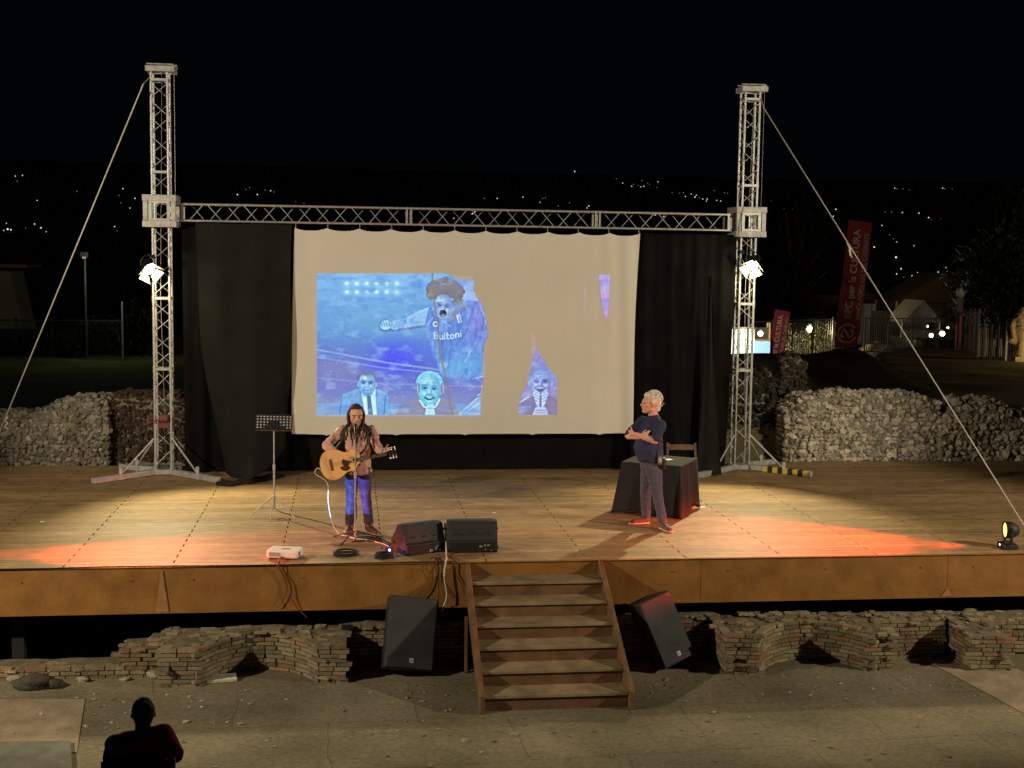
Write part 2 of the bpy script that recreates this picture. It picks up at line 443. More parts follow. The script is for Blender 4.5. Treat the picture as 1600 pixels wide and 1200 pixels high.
brick_ruin('ruined_brick_wall', 'ruined Roman brick wall with a wide curved niche, right of the wooden stairs', 'brick wall',
    [(3.08, 14.93), (4.42, 14.93), (4.42, 14.30), (4.80, 14.22)] + arc((4.84, 14.28), (6.16, 14.30), 0.48) + [(6.2, 14.26), (6.48, 14.26), (6.48, 14.72), (7.38, 14.74)], hR, 15.12, 3)
brick_ruin('ruined_brick_wall', 'ruined brick wall with a stub pier at the far right', 'brick wall',
    [(7.40, 14.72), (7.40, 14.16), (7.84, 14.10), (7.86, 14.72), (9.6, 14.70)], lambda x, y: -0.75+0.05*sstep(14.2, 15, y)+nz(x, y)-(0.04 if x > 7.87 else 0), 15.12, 4)
def hS(x, y):
    if x > -2.3: return -0.80+nz(x, y)
    if x > -2.62: return -0.86+nz(x, y)
    return -1.08 - 0.02*sstep(-2.6, -4, -x) + nz(x, y)
brick_ruin('ruined_brick_wall', 'low broken brick kerb stepping up at the far left under the stage', 'brick wall',
    [(-5.2, 14.78), (-2.62, 14.74), (-2.12, 14.72)], hS, 15.12, 6)
# squat stub and stones at the lower left
mb = MB(); rr = random.Random(3)
for (x, y, s, zz) in ((-3.55, 14.45, .17, .1), (-3.3, 14.47, .14, .08), (-3.43, 14.43, .16, .2)):
    mb.ico((x, y, -1.2+zz*.45), s*.85, 2, 0.25, .16, True, (1.25, .8, .6), rr)
tag(mb.build('rubble_stub', MT['rubble']), 'rounded worn masonry stub in front of the low kerb at far left', 'masonry stub')
for i, (px, py, s, lab) in enumerate(((130, 1065, .06, 'pale stone beside the worn stub, left floor edge'), (197, 1063, .045, 'small grey stone on the floor left of the brick pier'), (243, 1058, .075, 'pale stone lying against the left brick pier'),
        (25, 1065, .08, 'flat pale stone at the far left floor edge'), (1553, 1040, .03, 'tiny pale stone at the foot of the far right stub pier'))):
    p = at_z(px, py, -1.2); mb = MB(); mb.ico((p[0], p[1], -1.2+s*.35), s, 2, 0.35, .7, True, (1.3, 1, .6), rr)
    tag(mb.build('loose_stone', MT['rubble']), lab, 'stone', 'loose stones on the orchestra floor')
# broken tile in the left niche
mb = MB(); p = at_z(345, 1066, -1.2)
mb.box((p[0], p[1]+.05, -1.17), (0.34, 0.17, 0.035), Matrix.Rotation(.18, 3, 'Z') @ Matrix.Rotation(.1, 3, 'X'))
tag(mb.build('broken_tile', mat('pale_tile', (0.5, 0.48, 0.42), 0.8, 0, 0.2, 12), bevel=.004), 'broken pale tile lying in the left brick niche', 'tile')
# paving slabs standing slightly proud of the floor
def slab(quad, label, m, z=-1.19, th=.03):
    P = [at_z(a, b, z) for a, b in quad]; mb = MB(); mb.prism([(p[0], p[1]) for p in P], z-th, z)
    return tag(mb.build('paving_slab', m, bevel=.006), label, 'paving slab')
MT['slab1'] = mat('pale_slab', (0.24, 0.19, 0.12), 0.9, 0, 0.3, 3, 0.6, 20)
MT['slab2'] = mat('grey_slab', (0.13, 0.125, 0.10), 0.9, 0, 0.35, 4, 0.6, 20)
slab([(-80, 1092), (133, 1092), (120, 1175), (-90, 1172)], 'pale stone paving slab at the lower left', MT['slab1'])
slab([(-90, 1159), (111, 1157), (116, 1290), (-120, 1290)], 'dark cracked grey stone slab in the bottom left corner', MT['slab2'], -1.16, .06)
slab([(1455, 1036), (1590, 1045), (1760, 1130), (1615, 1122)], 'pale slanting paving strip beside the far right stub pier', MT['slab1'])

def rubble_wall(label, x0, x1, yf, depth, hfun, seed, step=0.085, zb=-0.05, shade=1.0, cat='stone wall', name='rubble_wall', mats=('rubcore', 'rubble')):
    r = random.Random(seed); core = MB(); st = MB()
    nx = int((x1-x0)/0.12); ny = 6
    top = lambda x, y: hfun(x) - 0.02 - 0.20*max(0, 1-(y-yf)/0.22)**2*min(1, hfun(x)) + 0.05*noise.noise(Vector((x*3, y*3, seed)))
    ring = [(x0+(x1-x0)*i/nx) for i in range(nx+1)]
    vs = [(x, yf+depth*j/ny, top(x, yf+depth*j/ny)) for j in range(ny+1) for x in ring]
    W = nx+1
    core.add(vs, [(j*W+i, j*W+i+1, (j+1)*W+i+1, (j+1)*W+i) for j in range(ny) for i in range(nx)])
    for j, fl in ((0, 1), (ny, -1)):
        rowv = vs[j*W:(j+1)*W]; lo = [(x, y, zb) for x, y, z in rowv]
        core.add(lo+rowv, [((i, i+1, W+i+1, W+i)[::fl]) for i in range(nx)])
    for i in (0, nx):
        colv = [vs[j*W+i] for j in range(ny+1)]; lo = [(x, y, zb) for x, y, z in colv]; n = ny+1
        core.add(lo+colv, [(k, k+1, n+k+1, n+k) for k in range(ny)])
    def stone(c, s):
        rot = Matrix.Rotation(r.uniform(0, 6.3), 3, 'Z') @ Matrix.Rotation(r.uniform(0, 6.3), 3, 'X')
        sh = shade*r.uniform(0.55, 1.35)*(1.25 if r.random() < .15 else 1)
        if r.random() < .12: sh = (sh*1.05, sh*.95, sh*.88)
        st.ico(c, s, 2, 0.42, sh, False, (r.uniform(.9, 1.4), r.uniform(.75, 1.1), r.uniform(.65, .95)), r, rot)
    z = 0.03
    while z < 2.6:
        x = x0+r.uniform(0, step)
        while x < x1:
            H = top(x, yf)
            if z < H+0.02:
                bulge = 0.05*noise.noise(Vector((x*1.5, z*1.5, seed+9)))
                stone((x+r.uniform(-.02, .02), yf-0.005-bulge*.6+r.uniform(-.015, .018), z+r.uniform(-.02, .02)), step*r.uniform(.42, .78))
            x += step*r.uniform(.85, 1.35)
        z += step*.85
    for xx in (x0, x1):
        y = yf
        while y < yf+depth:
            z = 0.03
            while z < hfun(xx)-.05:
                stone((xx, y, z), step*r.uniform(.4, .7)); z += step
            y += step*1.2
    y = yf+0.05
    while y < yf+depth:
        x = x0+r.uniform(0, step)
        while x < x1:
            stone((x, y+r.uniform(-.03, .03), top(x, y)), step*r.uniform(.4, .75)); x += step*r.uniform(.9, 1.5)
        y += step*1.05
    t = thing(name, label, cat, ((x0+x1)/2, yf+depth/2, 0))
    core.build('mortar_core', MT[mats[0]], t); st.build('stonework', MT[mats[1]], t)
    return t
def hl(x):
    return 0.86 + 0.30*sstep(-5.6, -4.7, x) - 0.1*sstep(-4.4, -4.15, x) + .05*noise.noise(Vector((x*2, 0, 0)))
rubble_wall('grey rubble stone wall behind the stage at the left edge', -8.4, -4.18, 22.85, 0.9, hl, 11, 0.085, shade=.6)
MT['brickdark'] = mat('red_brown_brick', (0.07, 0.045, 0.032), 0.95, 0, 0.3, 8, .8, 30, shade=True)
rubble_wall('dark reddish brick stump between the left rubble wall and the left tower', -4.1, -2.6, 23.05, 0.8, lambda x: 1.2-.25*sstep(-3.1, -2.6, x), 12, 0.07, cat='brick stump', name='brick_stump', mats=('rubcore', 'brickdark'))
def hr(x):
    return 1.20 + .06*sstep(8.2, 9, x) - .12*sstep(10.5, 11.0, x) + .05*noise.noise(Vector((x*2, 5, 0))) - .25*(1-sstep(8.0, 8.5, x))
rubble_wall('pale rubble stone wall right of the stage, lit from the front', 8.05, 11.02, 22.75, 0.75, hr, 13, 0.088)
def hr2(x):
    return .88 + .24*sstep(11.1, 11.5, x) - .2*sstep(12.0, 12.8, x) + .05*noise.noise(Vector((x*2, 7, 0)))
rubble_wall('lower rubble stone wall at the far right edge behind the deck', 11.06, 15.5, 22.70, 0.8, hr2, 14, 0.12, shade=.9)
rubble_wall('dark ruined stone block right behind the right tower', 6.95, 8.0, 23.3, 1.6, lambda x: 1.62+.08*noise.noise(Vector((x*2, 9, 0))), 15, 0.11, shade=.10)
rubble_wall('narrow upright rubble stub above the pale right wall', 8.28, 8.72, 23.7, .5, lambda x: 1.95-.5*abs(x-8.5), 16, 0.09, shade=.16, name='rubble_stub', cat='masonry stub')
# ================================================================ STAGE
SY = 15.15
stage = thing('stage', 'wide wooden open-air stage with rusty orange steel front edge', 'stage', (2.2, SY, 0))
rnd = random.Random(2)
def deck_mat():
    m = mat('deck_boards', (0.30, 0.198, 0.096), 0.6, 0, 0.16, 5, 0.0, 30, shade=True, spec=0.35)
    nt = m.node_tree; N, L = nt.nodes, nt.links; b = N['Principled BSDF']
    tc = N.new('ShaderNodeTexCoord')
    # fine grooves milled along each board
    wv = N.new('ShaderNodeTexWave'); wv.wave_type = 'BANDS'; wv.bands_direction = 'Y'; wv.inputs['Scale'].default_value = 9.0; wv.inputs['Distortion'].default_value = 0.3
    L.new(tc.outputs['Object'], wv.inputs['Vector'])
    mp = N.new('ShaderNodeMapping'); mp.inputs['Scale'].default_value = (1.2, 22, 1)
    n2 = N.new('ShaderNodeTexNoise'); n2.inputs['Scale'].default_value = 2.2; n2.inputs['Detail'].default_value = 6
    L.new(tc.outputs['Object'], mp.inputs[0]); L.new(mp.outputs[0], n2.inputs[0])
    src = b.inputs['Base Color'].links[0].from_socket
    r = N.new('ShaderNodeValToRGB'); r.color_ramp.elements[0].position = .3; r.color_ramp.elements[1].position = .7
    r.color_ramp.elements[0].color = (.62, .6, .56, 1); r.color_ramp.elements[1].color = (1.3, 1.3, 1.25, 1)
    L.new(n2.outputs['Fac'], r.inputs[0])
    mx = N.new('ShaderNodeMix'); mx.data_type = 'RGBA'; mx.blend_type = 'MULTIPLY'; mx.inputs[0].default_value = 1
    L.new(src, mx.inputs[6]); L.new(r.outputs[0], mx.inputs[7]); L.new(mx.outputs[2], b.inputs['Base Color'])
    bp = N.new('ShaderNodeBump'); bp.inputs['Strength'].default_value = .5; bp.inputs['Distance'].default_value = .004
    L.new(wv.outputs['Fac'], bp.inputs['Height']); L.new(bp.outputs['Normal'], b.inputs['Normal'])
    return m
MT['deck'] = deck_mat()
mb = MB(); bw = 0.148; row = 0; y = SY
while y < 22.62:
    off = 1.24 if row % 2 else 0
    x = -9.5 + off - 1.24
    base = rnd.uniform(.82, 1.12)
    while x < 15.6:
        a, b = max(x, -9.5), min(x+2.48, 15.6)
        if b-a > .1:
            mb.box(((a+b)/2, y+bw/2, -0.014), (b-a-0.016, bw-0.010, 0.028), shade=base*rnd.uniform(.86, 1.14))
        x += 2.48
    y += bw; row += 1
mb.build('deck', MT['deck'], stage)
mb = MB(); mb.box((3.05, 18.9, -.075), (25.1, 7.45, .09))
for k in range(11):
    xx = -8.5+k*2.3
    for yy in (15.55, 19, 22.3): mb.box((xx, yy, -.78), (.14, .14, 1.3))
mb.build('support_frame', MT['dark'], stage)
# rusty steel fascia in plates
joints = [-9.5, -5.35, -2.17, 1.08, 4.33, 7.55, 10.8, 15.6]
for a, b in zip(joints, joints[1:]):
    mb = MB()
    mb.box(((a+b)/2, SY-.012, -.285), (b-a-.006, .014, .54)); mb.box(((a+b)/2, SY-.02, -.549), (b-a-.006, .05, .012))
    mb.box(((a+b)/2, SY-.016, -.006), (b-a-.006, .04, .01))
    for bx in (a+.35, (a+b)/2, b-.35): mb.cyl((bx, SY-.03, -.16), (bx, SY-.018, -.16), .012, seg=8)
    mb.build('fascia_plate', MT['corten'], stage)
for x, hh in ((-2.17, .5), (7.55, .1)):
    mb = MB(); mb.prism([(x-.075, -.54), (x+.075, -.54), (x+.008, -.54+hh), (x-.008, -.54+hh)], SY-.034, SY-.021, 'y')
    mb.build('gusset', mat('brown_gusset', (.30, .15, .06), .8, 0, .2, 9), stage)
mb = MB(); p = bez([(-9, SY-.03, .012), (-4, SY-.045, .006), (-2.6, SY-.04, .014), (-1.2, SY-.045, .006), (.2, SY-.04, .01), (1.3, SY-.03, .008)], 20)
mb.tube(p, .007); tag(mb.build('power_cable', MT['rubber'], keep=True), 'thin black cable running along the front edge of the stage', 'cable')

# stairs
st = thing('staircase', 'brown wooden stairs with six treads leading up to the stage', 'stairs', (2.235, 14.2, -1.2))
X0, X1 = 1.39, 3.08
for x in (X0+.03, X1-.03):
    mb = MB()
    mb.prism([(SY-.03, .006), (SY-.03, -.27), (13.36, -1.2), (13.18, -1.2), (13.18, -1.0), (SY-.08, .006)], x-.024, x+.024, 'x')
    mb.build('stringer', MT['stairwood'], st, bevel=.004)
for i in range(1, 7):
    z = -.171*i; yf = SY-.05-.305*i
    mb = MB(); mb.box(((X0+X1)/2, yf+.16, z-.018), (X1-X0-.115, .33, .036)); mb.build('tread', MT['tread'], st, bevel=.004)
    mb = MB(); mb.box(((X0+X1)/2, yf+.03, z-.105), (X1-X0-.115, .02, .134)); mb.build('riser', MT['stairwood'], st)
for x in (X0-.02, X1+.02):
    mb = MB(); mb.box((x, 14.6, -.86), (.03, .06, .66)); mb.build('prop_post', MT['stairwood'], st)

# ================================================================ LIGHTING TOWERS
def truss_panels(mb, a, b, hw, axis, pitch, r=.0075):
    """crossed lacing on four faces of a box truss between a and b (scalars along the axis)"""
    n = max(1, round((b-a)/pitch)); p = (b-a)/n
    for k in range(n):
        s, e = a+k*p, a+(k+1)*p
        m1, m2 = s+.1*p, e-.1*p
        for f in range(4):
            if axis == 'z':
                q = [((-hw, -hw), (hw, -hw)), ((hw, -hw), (hw, hw)), ((hw, hw), (-hw, hw)), ((-hw, hw), (-hw, -hw))][f]
                A = lambda c, t: (c[0], c[1], t)
            else:
                q = [((-hw, -hw), (-hw, hw)), ((-hw, hw), (hw, hw)), ((hw, hw), (hw, -hw)), ((hw, -hw), (-hw, -hw))][f]
                A = lambda c, t: (t, c[0], c[1])
            if k % 2: q = (q[1], q[0])
            mb.cyl(A(q[0], m1), A(q[1], m2), r, seg=5, caps=False)
def tower(loc, label):
    t = thing('lighting_tower', label, 'truss tower', (0, 0, 0))
    hw = .13
    rungs = [.1, 1.77, 2.94, 5.0, 6.48]
    for c in ((-hw, -hw), (hw, -hw), (hw, hw), (-hw, hw)):
        mb = MB(); mb.cyl((c[0], c[1], .06), (c[0], c[1], 6.6), .0215, seg=10)
        for z in rungs[1:4]:
            mb.cyl((c[0], c[1], z-.05), (c[0], c[1], z+.05), .027, seg=10)
        mb.build('chord', MT['alu'], t)
    mb = MB()
    for a, b in zip(rungs, rungs[1:]): truss_panels(mb, a+.03, b-.03, hw, 'z', .30)
    mb.build('lacing', MT['alu'], t)
    for z in rungs[1:]:
        mb = MB()
        for a, b in (((-hw, -hw), (hw, -hw)), ((hw, -hw), (hw, hw)), ((hw, hw), (-hw, hw)), ((-hw, hw), (-hw, -hw))):
            mb.bar((*a, z), (*b, z), .025, .04)
        mb.build('rung', MT['alu'], t)
    # head block with pulleys
    hd = MB()
    for y in (-.17, .17): hd.box((.02, y, 6.65), (.46, .05, .09))
    for x in (-.17, .2): hd.box((x, 0, 6.65), (.05, .29, .085))
    for y in (-.12, .12): hd.cyl((-.2, y, 6.73), (.22, y, 6.73), .014)
    h = hd.build('head_block', MT['steel'], t, bevel=.004)
    mb = MB(); mb.cyl((.23, -.05, 6.7), (.23, .05, 6.7), .05, seg=14); mb.build('pulley', MT['steel'], h)
    # lifting sleeve
    s = MB()
    for z in (4.155, 4.575):
        for y in (-.275, .275): s.box((0, y, z), (.54, .03, .10))
        for x in (-.255, .255): s.box((x, 0, z), (.03, .518, .10))
    for x in (-.222, .222):
        for y in (-.24, .24): s.box((x, y, 4.365), (.075, .075, .32))
    sl = s.build('sleeve', MT['steel'], t, bevel=.004)
    for y in (-.262, .262):
        s = MB()
        for x in (-.145, .145): s.box((x, y, 4.365), (.05, .02, .32))
        for z in (4.225, 4.505): s.box((0, y, z), (.24, .02, .035))
        for x in (-.15, .15):
            for z in (4.235, 4.495): s.cyl((x, y-.02, z), (x, y+.02, z), .016)
        s.build('roller_frame', MT['alu'], sl)
    # outriggers and braces
    bs = MB(); bs.box((0, 0, .05), (.36, .36, .08)); bs.build('base_plate', MT['steel'], t, bevel=.004)
    for sx, sy in ((-1, -1), (1, -1), (-1, 1), (1, 1)):
        ex, ey = (.98*sx, .98*sy) if sy < 0 else (.8*sx, .45*sy)
        mb = MB(); mb.bar((.12*sx, .12*sy, .055), (ex, ey, .055), .09, .09)
        o = mb.build('outrigger', MT['steel'], t, bevel=.004)
        mb = MB(); mb.box((ex*.62, ey*.62, .14), (.05, .05, .14)); mb.cyl((ex*.62, ey*.62, 0), (ex*.62, ey*.62, .06), .03)
        mb.build('screw_jack', MT['steel'], o)
        mb = MB(); mb.cyl((.145*sx, .145*sy, .62), (ex*.6, ey*.6, .12), .016); mb.build('brace', MT['alu'], t)
    mb = MB(); mb.cyl((-.06, -.16, .95), (.08, -.16, .95), .07, seg=14); mb.box((.01, -.13, .86), (.18, .05, .14)); mb.cyl((-.08, -.2, .93), (-.28, -.22, .86), .01)
    mb.build('winch', mat('red_winch', (.16, .05, .035), .5), t)
    mb = MB(); mb.cyl((.23, -.06, 4.65), (.23, -.06, 6.7), .004, seg=5); mb.tube([(.03, -.15, 1.0), (-.02, -.1, 3), (.04, -.08, 6.6)], .004)
    mb.build('hoist_cable', MT['rope'], t)
    return t
tL = tower((0, 0, 0), 'left aluminium truss lighting tower with V-shaped steel feet')
tR = copy_tree(tL); tag(tR, 'right aluminium truss lighting tower with yellow and black tape on its foot')
for t in (tL, tR): t['group'] = 'truss towers at the sides of the screen'
for w_ in [c for c in tR.children if c.name.startswith('winch')]: bpy.data.objects.remove(w_)
tL.location = (-3.06, 21.80, 0); tR.location = (6.92, 21.93, 0)
# hazard tape on the right tower's front right outrigger
o = MB(); d = Vector((1, -1, 0)).normalized(); nrm = Vector((-1, -1, 0)).normalized()
for k in range(9):
    a = Vector((.34, -.34, .055)) + d*(k*.095)
    o.bar(a+nrm*.001, a+d*.095+nrm*.001, .0935, .0935, shade=(1.0, .8, .12) if k % 2 == 0 else (.03, .03, .03))
for o_ in [c for c in tR.children if c.name.startswith('outrigger')]:
    pass
tp = o.build('hazard_tape', mat('hazard_tape', (.7, .7, .7), .6, shade=True), tR)

# cross beam
bm_ = thing('truss_beam', 'long horizontal truss beam carried between the two towers', 'truss beam', (1.9, 21.85, 4.2))
yb, zb = 21.85, 4.355; hw = .135
xs_ = [-2.76, 1.0, 4.22, 6.56]
mb = MB()
for dy in (-hw, hw):
    for dz in (-hw, hw): mb.cyl((xs_[0], yb+dy, zb+dz), (xs_[-1], yb+dy, zb+dz), .019, seg=10)
mb.build('chord', MT['alu'], bm_)
lb = MB()
tmp = MB()
for a, b in zip(xs_, xs_[1:]): truss_panels(tmp, a+.12, b-.12, hw, 'x', .285)
lb.add([(v[0], v[1]+yb, v[2]+zb) for v in tmp.v], tmp.f, 1.0, True)
lb.build('lacing', MT['alu'], bm_)
for x in xs_:
    mb = MB()
    for dx in (-.035, .035):
        if (x == xs_[0] and dx < 0) or (x == xs_[-1] and dx > 0): continue
        for dy in (-hw, hw): mb.box((x+dx, yb+dy, zb), (.03, .04, 2*hw+.03))
        for dz in (-hw, hw): mb.box((x+dx, yb, zb+dz), (.03, 2*hw-.04, .04))
    mb.build('joint_frame', MT['alu'], bm_)

# guy ropes
gl = at_y(224, 131, 21.4); ge = at_y(2, 668, 22.5); gr = at_y(1193, 168, 21.6); gf = at_y(1612, 840, 16.6)
d = Vector(ge)-Vector(gl); ge2 = Vector(gl)+d*1.35
mb = MB(); mb.cyl(gl, ge2, .011, seg=6); mb.cyl(gl, (tL.location[0]-.15, 21.7, 6.52), .008, seg=6)
kk = Vector(gl)+d*.965
kt = [kk+Vector((.03*math.sin(i*1.9), .02*math.cos(i*2.3), -.03*i)) for i in range(9)]
mb.tube(kt, .016)
tag(mb.build('guy_rope', MT['rope'], keep=True), 'steel guy rope slanting down to the left from the left tower top', 'guy rope', 'guy ropes bracing the towers')
d = Vector(gf)-Vector(gr)
mb = MB(); mb.cyl(gr, gf, .009, seg=6); mb.cyl(gr, (tR.location[0]+.15, 21.8, 6.5), .008, seg=6)
kk = Vector(gr)+d*.355
mb.tube([kk, kk+Vector((.05, 0, -.1)), kk+Vector((.07, 0, -.22)), kk+Vector((.1, 0, -.26))], .014)
tag(mb.build('guy_rope', MT['rope'], keep=True), 'steel guy rope slanting down to the right from the right tower top', 'guy rope', 'guy ropes bracing the towers')

# ================================================================ CURTAINS AND SCREEN
def fold(x, amp, seed): return amp*(noise.noise(Vector((x*3.1, seed, 0)))+.5*math.sin(x*11+seed)+.35*math.sin(x*23+seed*2))
mb = MB()
mb.grid(lambda u, v: (-1.05+5.95*u, 21.98+fold(u*6, .025, 3), .02+4.06*(1-v)), 150, 10, .006)
tag(mb.build('black_curtain', MT['curtain']), 'black backdrop hanging behind and below the projection screen', 'curtain', 'black curtains of the stage backdrop')
def cl(u, v):   # left drape: v=0 top, v=1 bottom
    x0, x1 = -2.74, -.88
    x = x0+(x1-x0)*u
    y = 21.78+fold(u*2, .05*(.5+v), 8)
    return (x, y+.12*v, .02+4.1*(1-v))
mb = MB(); mb.grid(cl, 60, 12, .006)
tag(mb.build('black_curtain', MT['curtain']), 'black curtain hanging flat between the left tower and the screen', 'curtain', 'black curtains of the stage backdrop')
def cl2(u, v):  # pulled-forward drape in front of it, bunching towards the bottom
    w = v**2.2
    xt = -2.50+1.56*u; xb = -2.02+.98*u
    x = xt+(xb-xt)*w + .02*math.sin(v*9+u*3)
    bell = math.sin(math.pi*min(1, u*1.05))**.7
    y = 21.62 - 1.05*w*(bell*.75+.25*(1-u)) + .035*math.sin(u*16+v*3)*(v*.8+.3)
    z = 4.12*(1-v) + .06 + .35*v*v*(u**3) + .05*v*(1-bell)
    return (x, y, max(.03, z))
mb = MB(); mb.grid(cl2, 60, 40, .008)
# heap of cloth on the floor
def heap(u, v):
    a = v*math.pi; r = .05+.06*math.sin(u*math.pi)
    x = -2.1+1.05*u; y = 20.62+1.0*max(0, u-.2)**1.1 + .03*math.sin(u*20)
    return (x, y-math.cos(a)*r*1.6, .012+math.sin(a)*r*(.8+.3*math.sin(u*17)))
mb.grid(heap, 40, 8)
tag(mb.build('black_curtain', MT['drape']), 'sheer black drape swept forward and bunched on the floor beside the music stand', 'curtain', 'black curtains of the stage backdrop')
def cr(u, v):
    x0, x1 = 4.86, 6.68
    x = x0+(x1-x0)*u
    x += -.35*v*v*max(0, 1-abs(u-.75)*3)
    y = 21.75+fold(u*2.2, .05, 21) - .85*(v**2.5)*math.exp(-((u-.42)/.3)**2)
    return (x, y, .02+4.12*(1-v))
mb = MB(); mb.grid(cr, 80, 24, .006)
tag(mb.build('black_curtain', MT['curtain']), 'black curtain with deep folds between the screen and the right tower', 'curtain', 'black curtains of the stage backdrop')
def cr2(u, v):
    x = 6.18+.16*u*(.35+v)-.25*v*v*(1-u)-.03; y = 21.52-.38*v*v+.03*math.sin(u*9)
    return (x, y, .02+(3.4)*(1-v))
mb = MB(); mb.grid(cr2, 14, 20, .006)
tag(mb.build('black_curtain', MT['drape']), 'narrow end of black drape gathered at the foot of the right tower', 'curtain', 'black curtains of the stage backdrop')

# screen
SX0, SX1, SZ0, SZ1, SYY = -.90, 4.96, .675, 4.135, 21.66
def scr_y(x, z):
    # cloth surface: nearly flat with soft wrinkles, more at the right edge
    e = sstep(3.9, 4.9, x)
    return SYY + .006*math.sin(x*2.1+z) + .020*e*math.sin(x*19+z*.7) + .05*e*(1-sstep(1, 3, z))*math.sin(x*8.5+z*.4) + .07*(1-sstep(-.9, -.5, x))*(1.2-z*.25)
ties = [SX0+.02+(SX1-SX0-.04)*k/11 for k in range(12)]
def scr(u, v):
    z = SZ1+(SZ0-SZ1)*v
    l = SX0-.05*v-.015*math.sin(v*3); r = SX1-.03*math.sin(v*math.pi)-.06*v
    x = l+(r-l)*u
    k = (u*11) % 1.0
    sag = .045*(1-abs(2*k-1)**2.6)
    z -= sag*(1-v)**8
    k2 = (u*5+.5) % 1.0
    z -= .02*(abs(2*k2-1)**14)*v**20
    return (x, scr_y(x, z), z)
screen = thing('projection_screen', 'large beige cloth projection screen tied under the truss beam', 'screen', (2.0, SYY, SZ0))
mb = MB(); mb.grid(scr, 220, 60, .004)
mb.build('screen_cloth', MT['screen'], screen)
for x in ties:
    mb = MB(); mb.cyl((x, scr_y(x, 4.1), 4.12), (x, 21.715, 4.225), .006, seg=5)
    mb.build('tie_cord', MT['rope'], screen)
# ================================================================ PICTURE ON THE SCREEN (painted as a glowing sheet, no files)
PX0, PX1, PY0, PY1, SSC = 494, 954, 426, 650, 2
Wc, Hc = (PX1-PX0)*SSC, (PY1-PY0)*SSC
yy, xx = np.mgrid[0:Hc, 0:Wc]
XX = PX0+(xx+.5)/SSC; YY = PY0+(yy+.5)/SSC
img = np.zeros((Hc, Wc, 3))
def mixin(mask, col, a=1.0):
    global img
    mk = (mask*a)[..., None]; img = img*(1-mk)+np.array(col)/255.*mk
def soft(d, w=.6): return np.clip(.5-d/w, 0, 1)
def ell(cx, cy, rx, ry, ang=0, w=.8):
    c, s = math.cos(R_(ang)), math.sin(R_(ang))
    u = (XX-cx)*c+(YY-cy)*s; v = -(XX-cx)*s+(YY-cy)*c
    return soft((np.sqrt((u/rx)**2+(v/ry)**2)-1)*min(rx, ry), w)
def glow(cx, cy, rx, ry): return np.exp(-((XX-cx)/rx)**2-((YY-cy)/ry)**2)
def poly(pts, w=.8):
    d = np.full(XX.shape, 1e9); ins = np.zeros(XX.shape, bool); n = len(pts)
    for i in range(n):
        ax, ay = pts[i]; bx, by = pts[(i+1) % n]
        ex, ey = bx-ax, by-ay; L2 = ex*ex+ey*ey+1e-9
        t = np.clip(((XX-ax)*ex+(YY-ay)*ey)/L2, 0, 1)
        d = np.minimum(d, np.hypot(XX-ax-t*ex, YY-ay-t*ey))
        c = (ay > YY) != (by > YY)
        if by != ay: ins ^= c & (XX < (bx-ax)*(YY-ay)/(by-ay)+ax)
    return soft(np.where(ins, -d, d), w)
def stroke(pts, r, w=.8):
    d = np.full(XX.shape, 1e9)
    for (ax, ay), (bx, by) in zip(pts, pts[1:]):
        ex, ey = bx-ax, by-ay; L2 = ex*ex+ey*ey+1e-9
        t = np.clip(((XX-ax)*ex+(YY-ay)*ey)/L2, 0, 1)
        d = np.minimum(d, np.hypot(XX-ax-t*ex, YY-ay-t*ey))
    return soft(d-r, w)
rng = np.random.RandomState(4)
def fbm(sx, sy, seed, oct=4):
    r = np.random.RandomState(seed); out = np.zeros(XX.shape); amp = 1; tot = 0
    for o in range(oct):
        gx, gy = int(460/sx)+3, int(224/sy)+3
        gq = r.rand(gy+1, gx+1)
        fx = (XX-PX0)/sx; fy = (YY-PY0)/sy
        ix, iy = fx.astype(int), fy.astype(int); tx, ty = fx-ix, fy-iy
        tx = tx*tx*(3-2*tx); ty = ty*ty*(3-2*ty)
        v = (gq[iy, ix]*(1-tx)+gq[iy, ix+1]*tx)*(1-ty)+(gq[iy+1, ix]*(1-tx)+gq[iy+1, ix+1]*tx)*ty
        out += v*amp; tot += amp; amp *= .5; sx /= 2; sy /= 2
    return out/tot
# stadium background: light blue above, violet and deep blue in the middle, lilac below
t = np.clip((YY-428)/220, 0, 1)[..., None]
keys = [(0, (128, 186, 240)), (.25, (100, 160, 228)), (.45, (92, 142, 214)), (.62, (88, 112, 214)), (.78, (112, 118, 204)), (1, (132, 146, 200))]
for (a, ca), (b, cb) in zip(keys, keys[1:]):
    k = np.clip((t-a)/(b-a), 0, 1); sel = (t >= a)
    img = np.where(sel, np.array(ca)/255.*(1-k)+np.array(cb)/255.*k, img)
n1 = fbm(60, 40, 1); n2 = fbm(18, 14, 2)
mixin(glow(600, 500, 95, 28), (112, 178, 214), .45)
mixin(np.clip((n1-.5)*3, 0, 1)*np.clip((540-YY)/60, 0, 1), (150, 205, 240), .5)
mixin(np.clip((.5-n2)*3, 0, 1)*np.clip((520-YY)/60, 0, 1), (80, 140, 214), .45)
mixin(glow(520, 575, 60, 26), (140, 138, 186), .6)
mixin(glow(617, 562, 36, 26), (72, 76, 250), .95)
mixin(glow(660, 545, 50, 14), (84, 110, 235), .5)
mixin(np.clip((YY-612)/20, 0, 1), (136, 148, 192), .5)
mixin(poly([(494, 630), (954, 632), (954, 650), (494, 650)]), (134, 176, 224), .7)
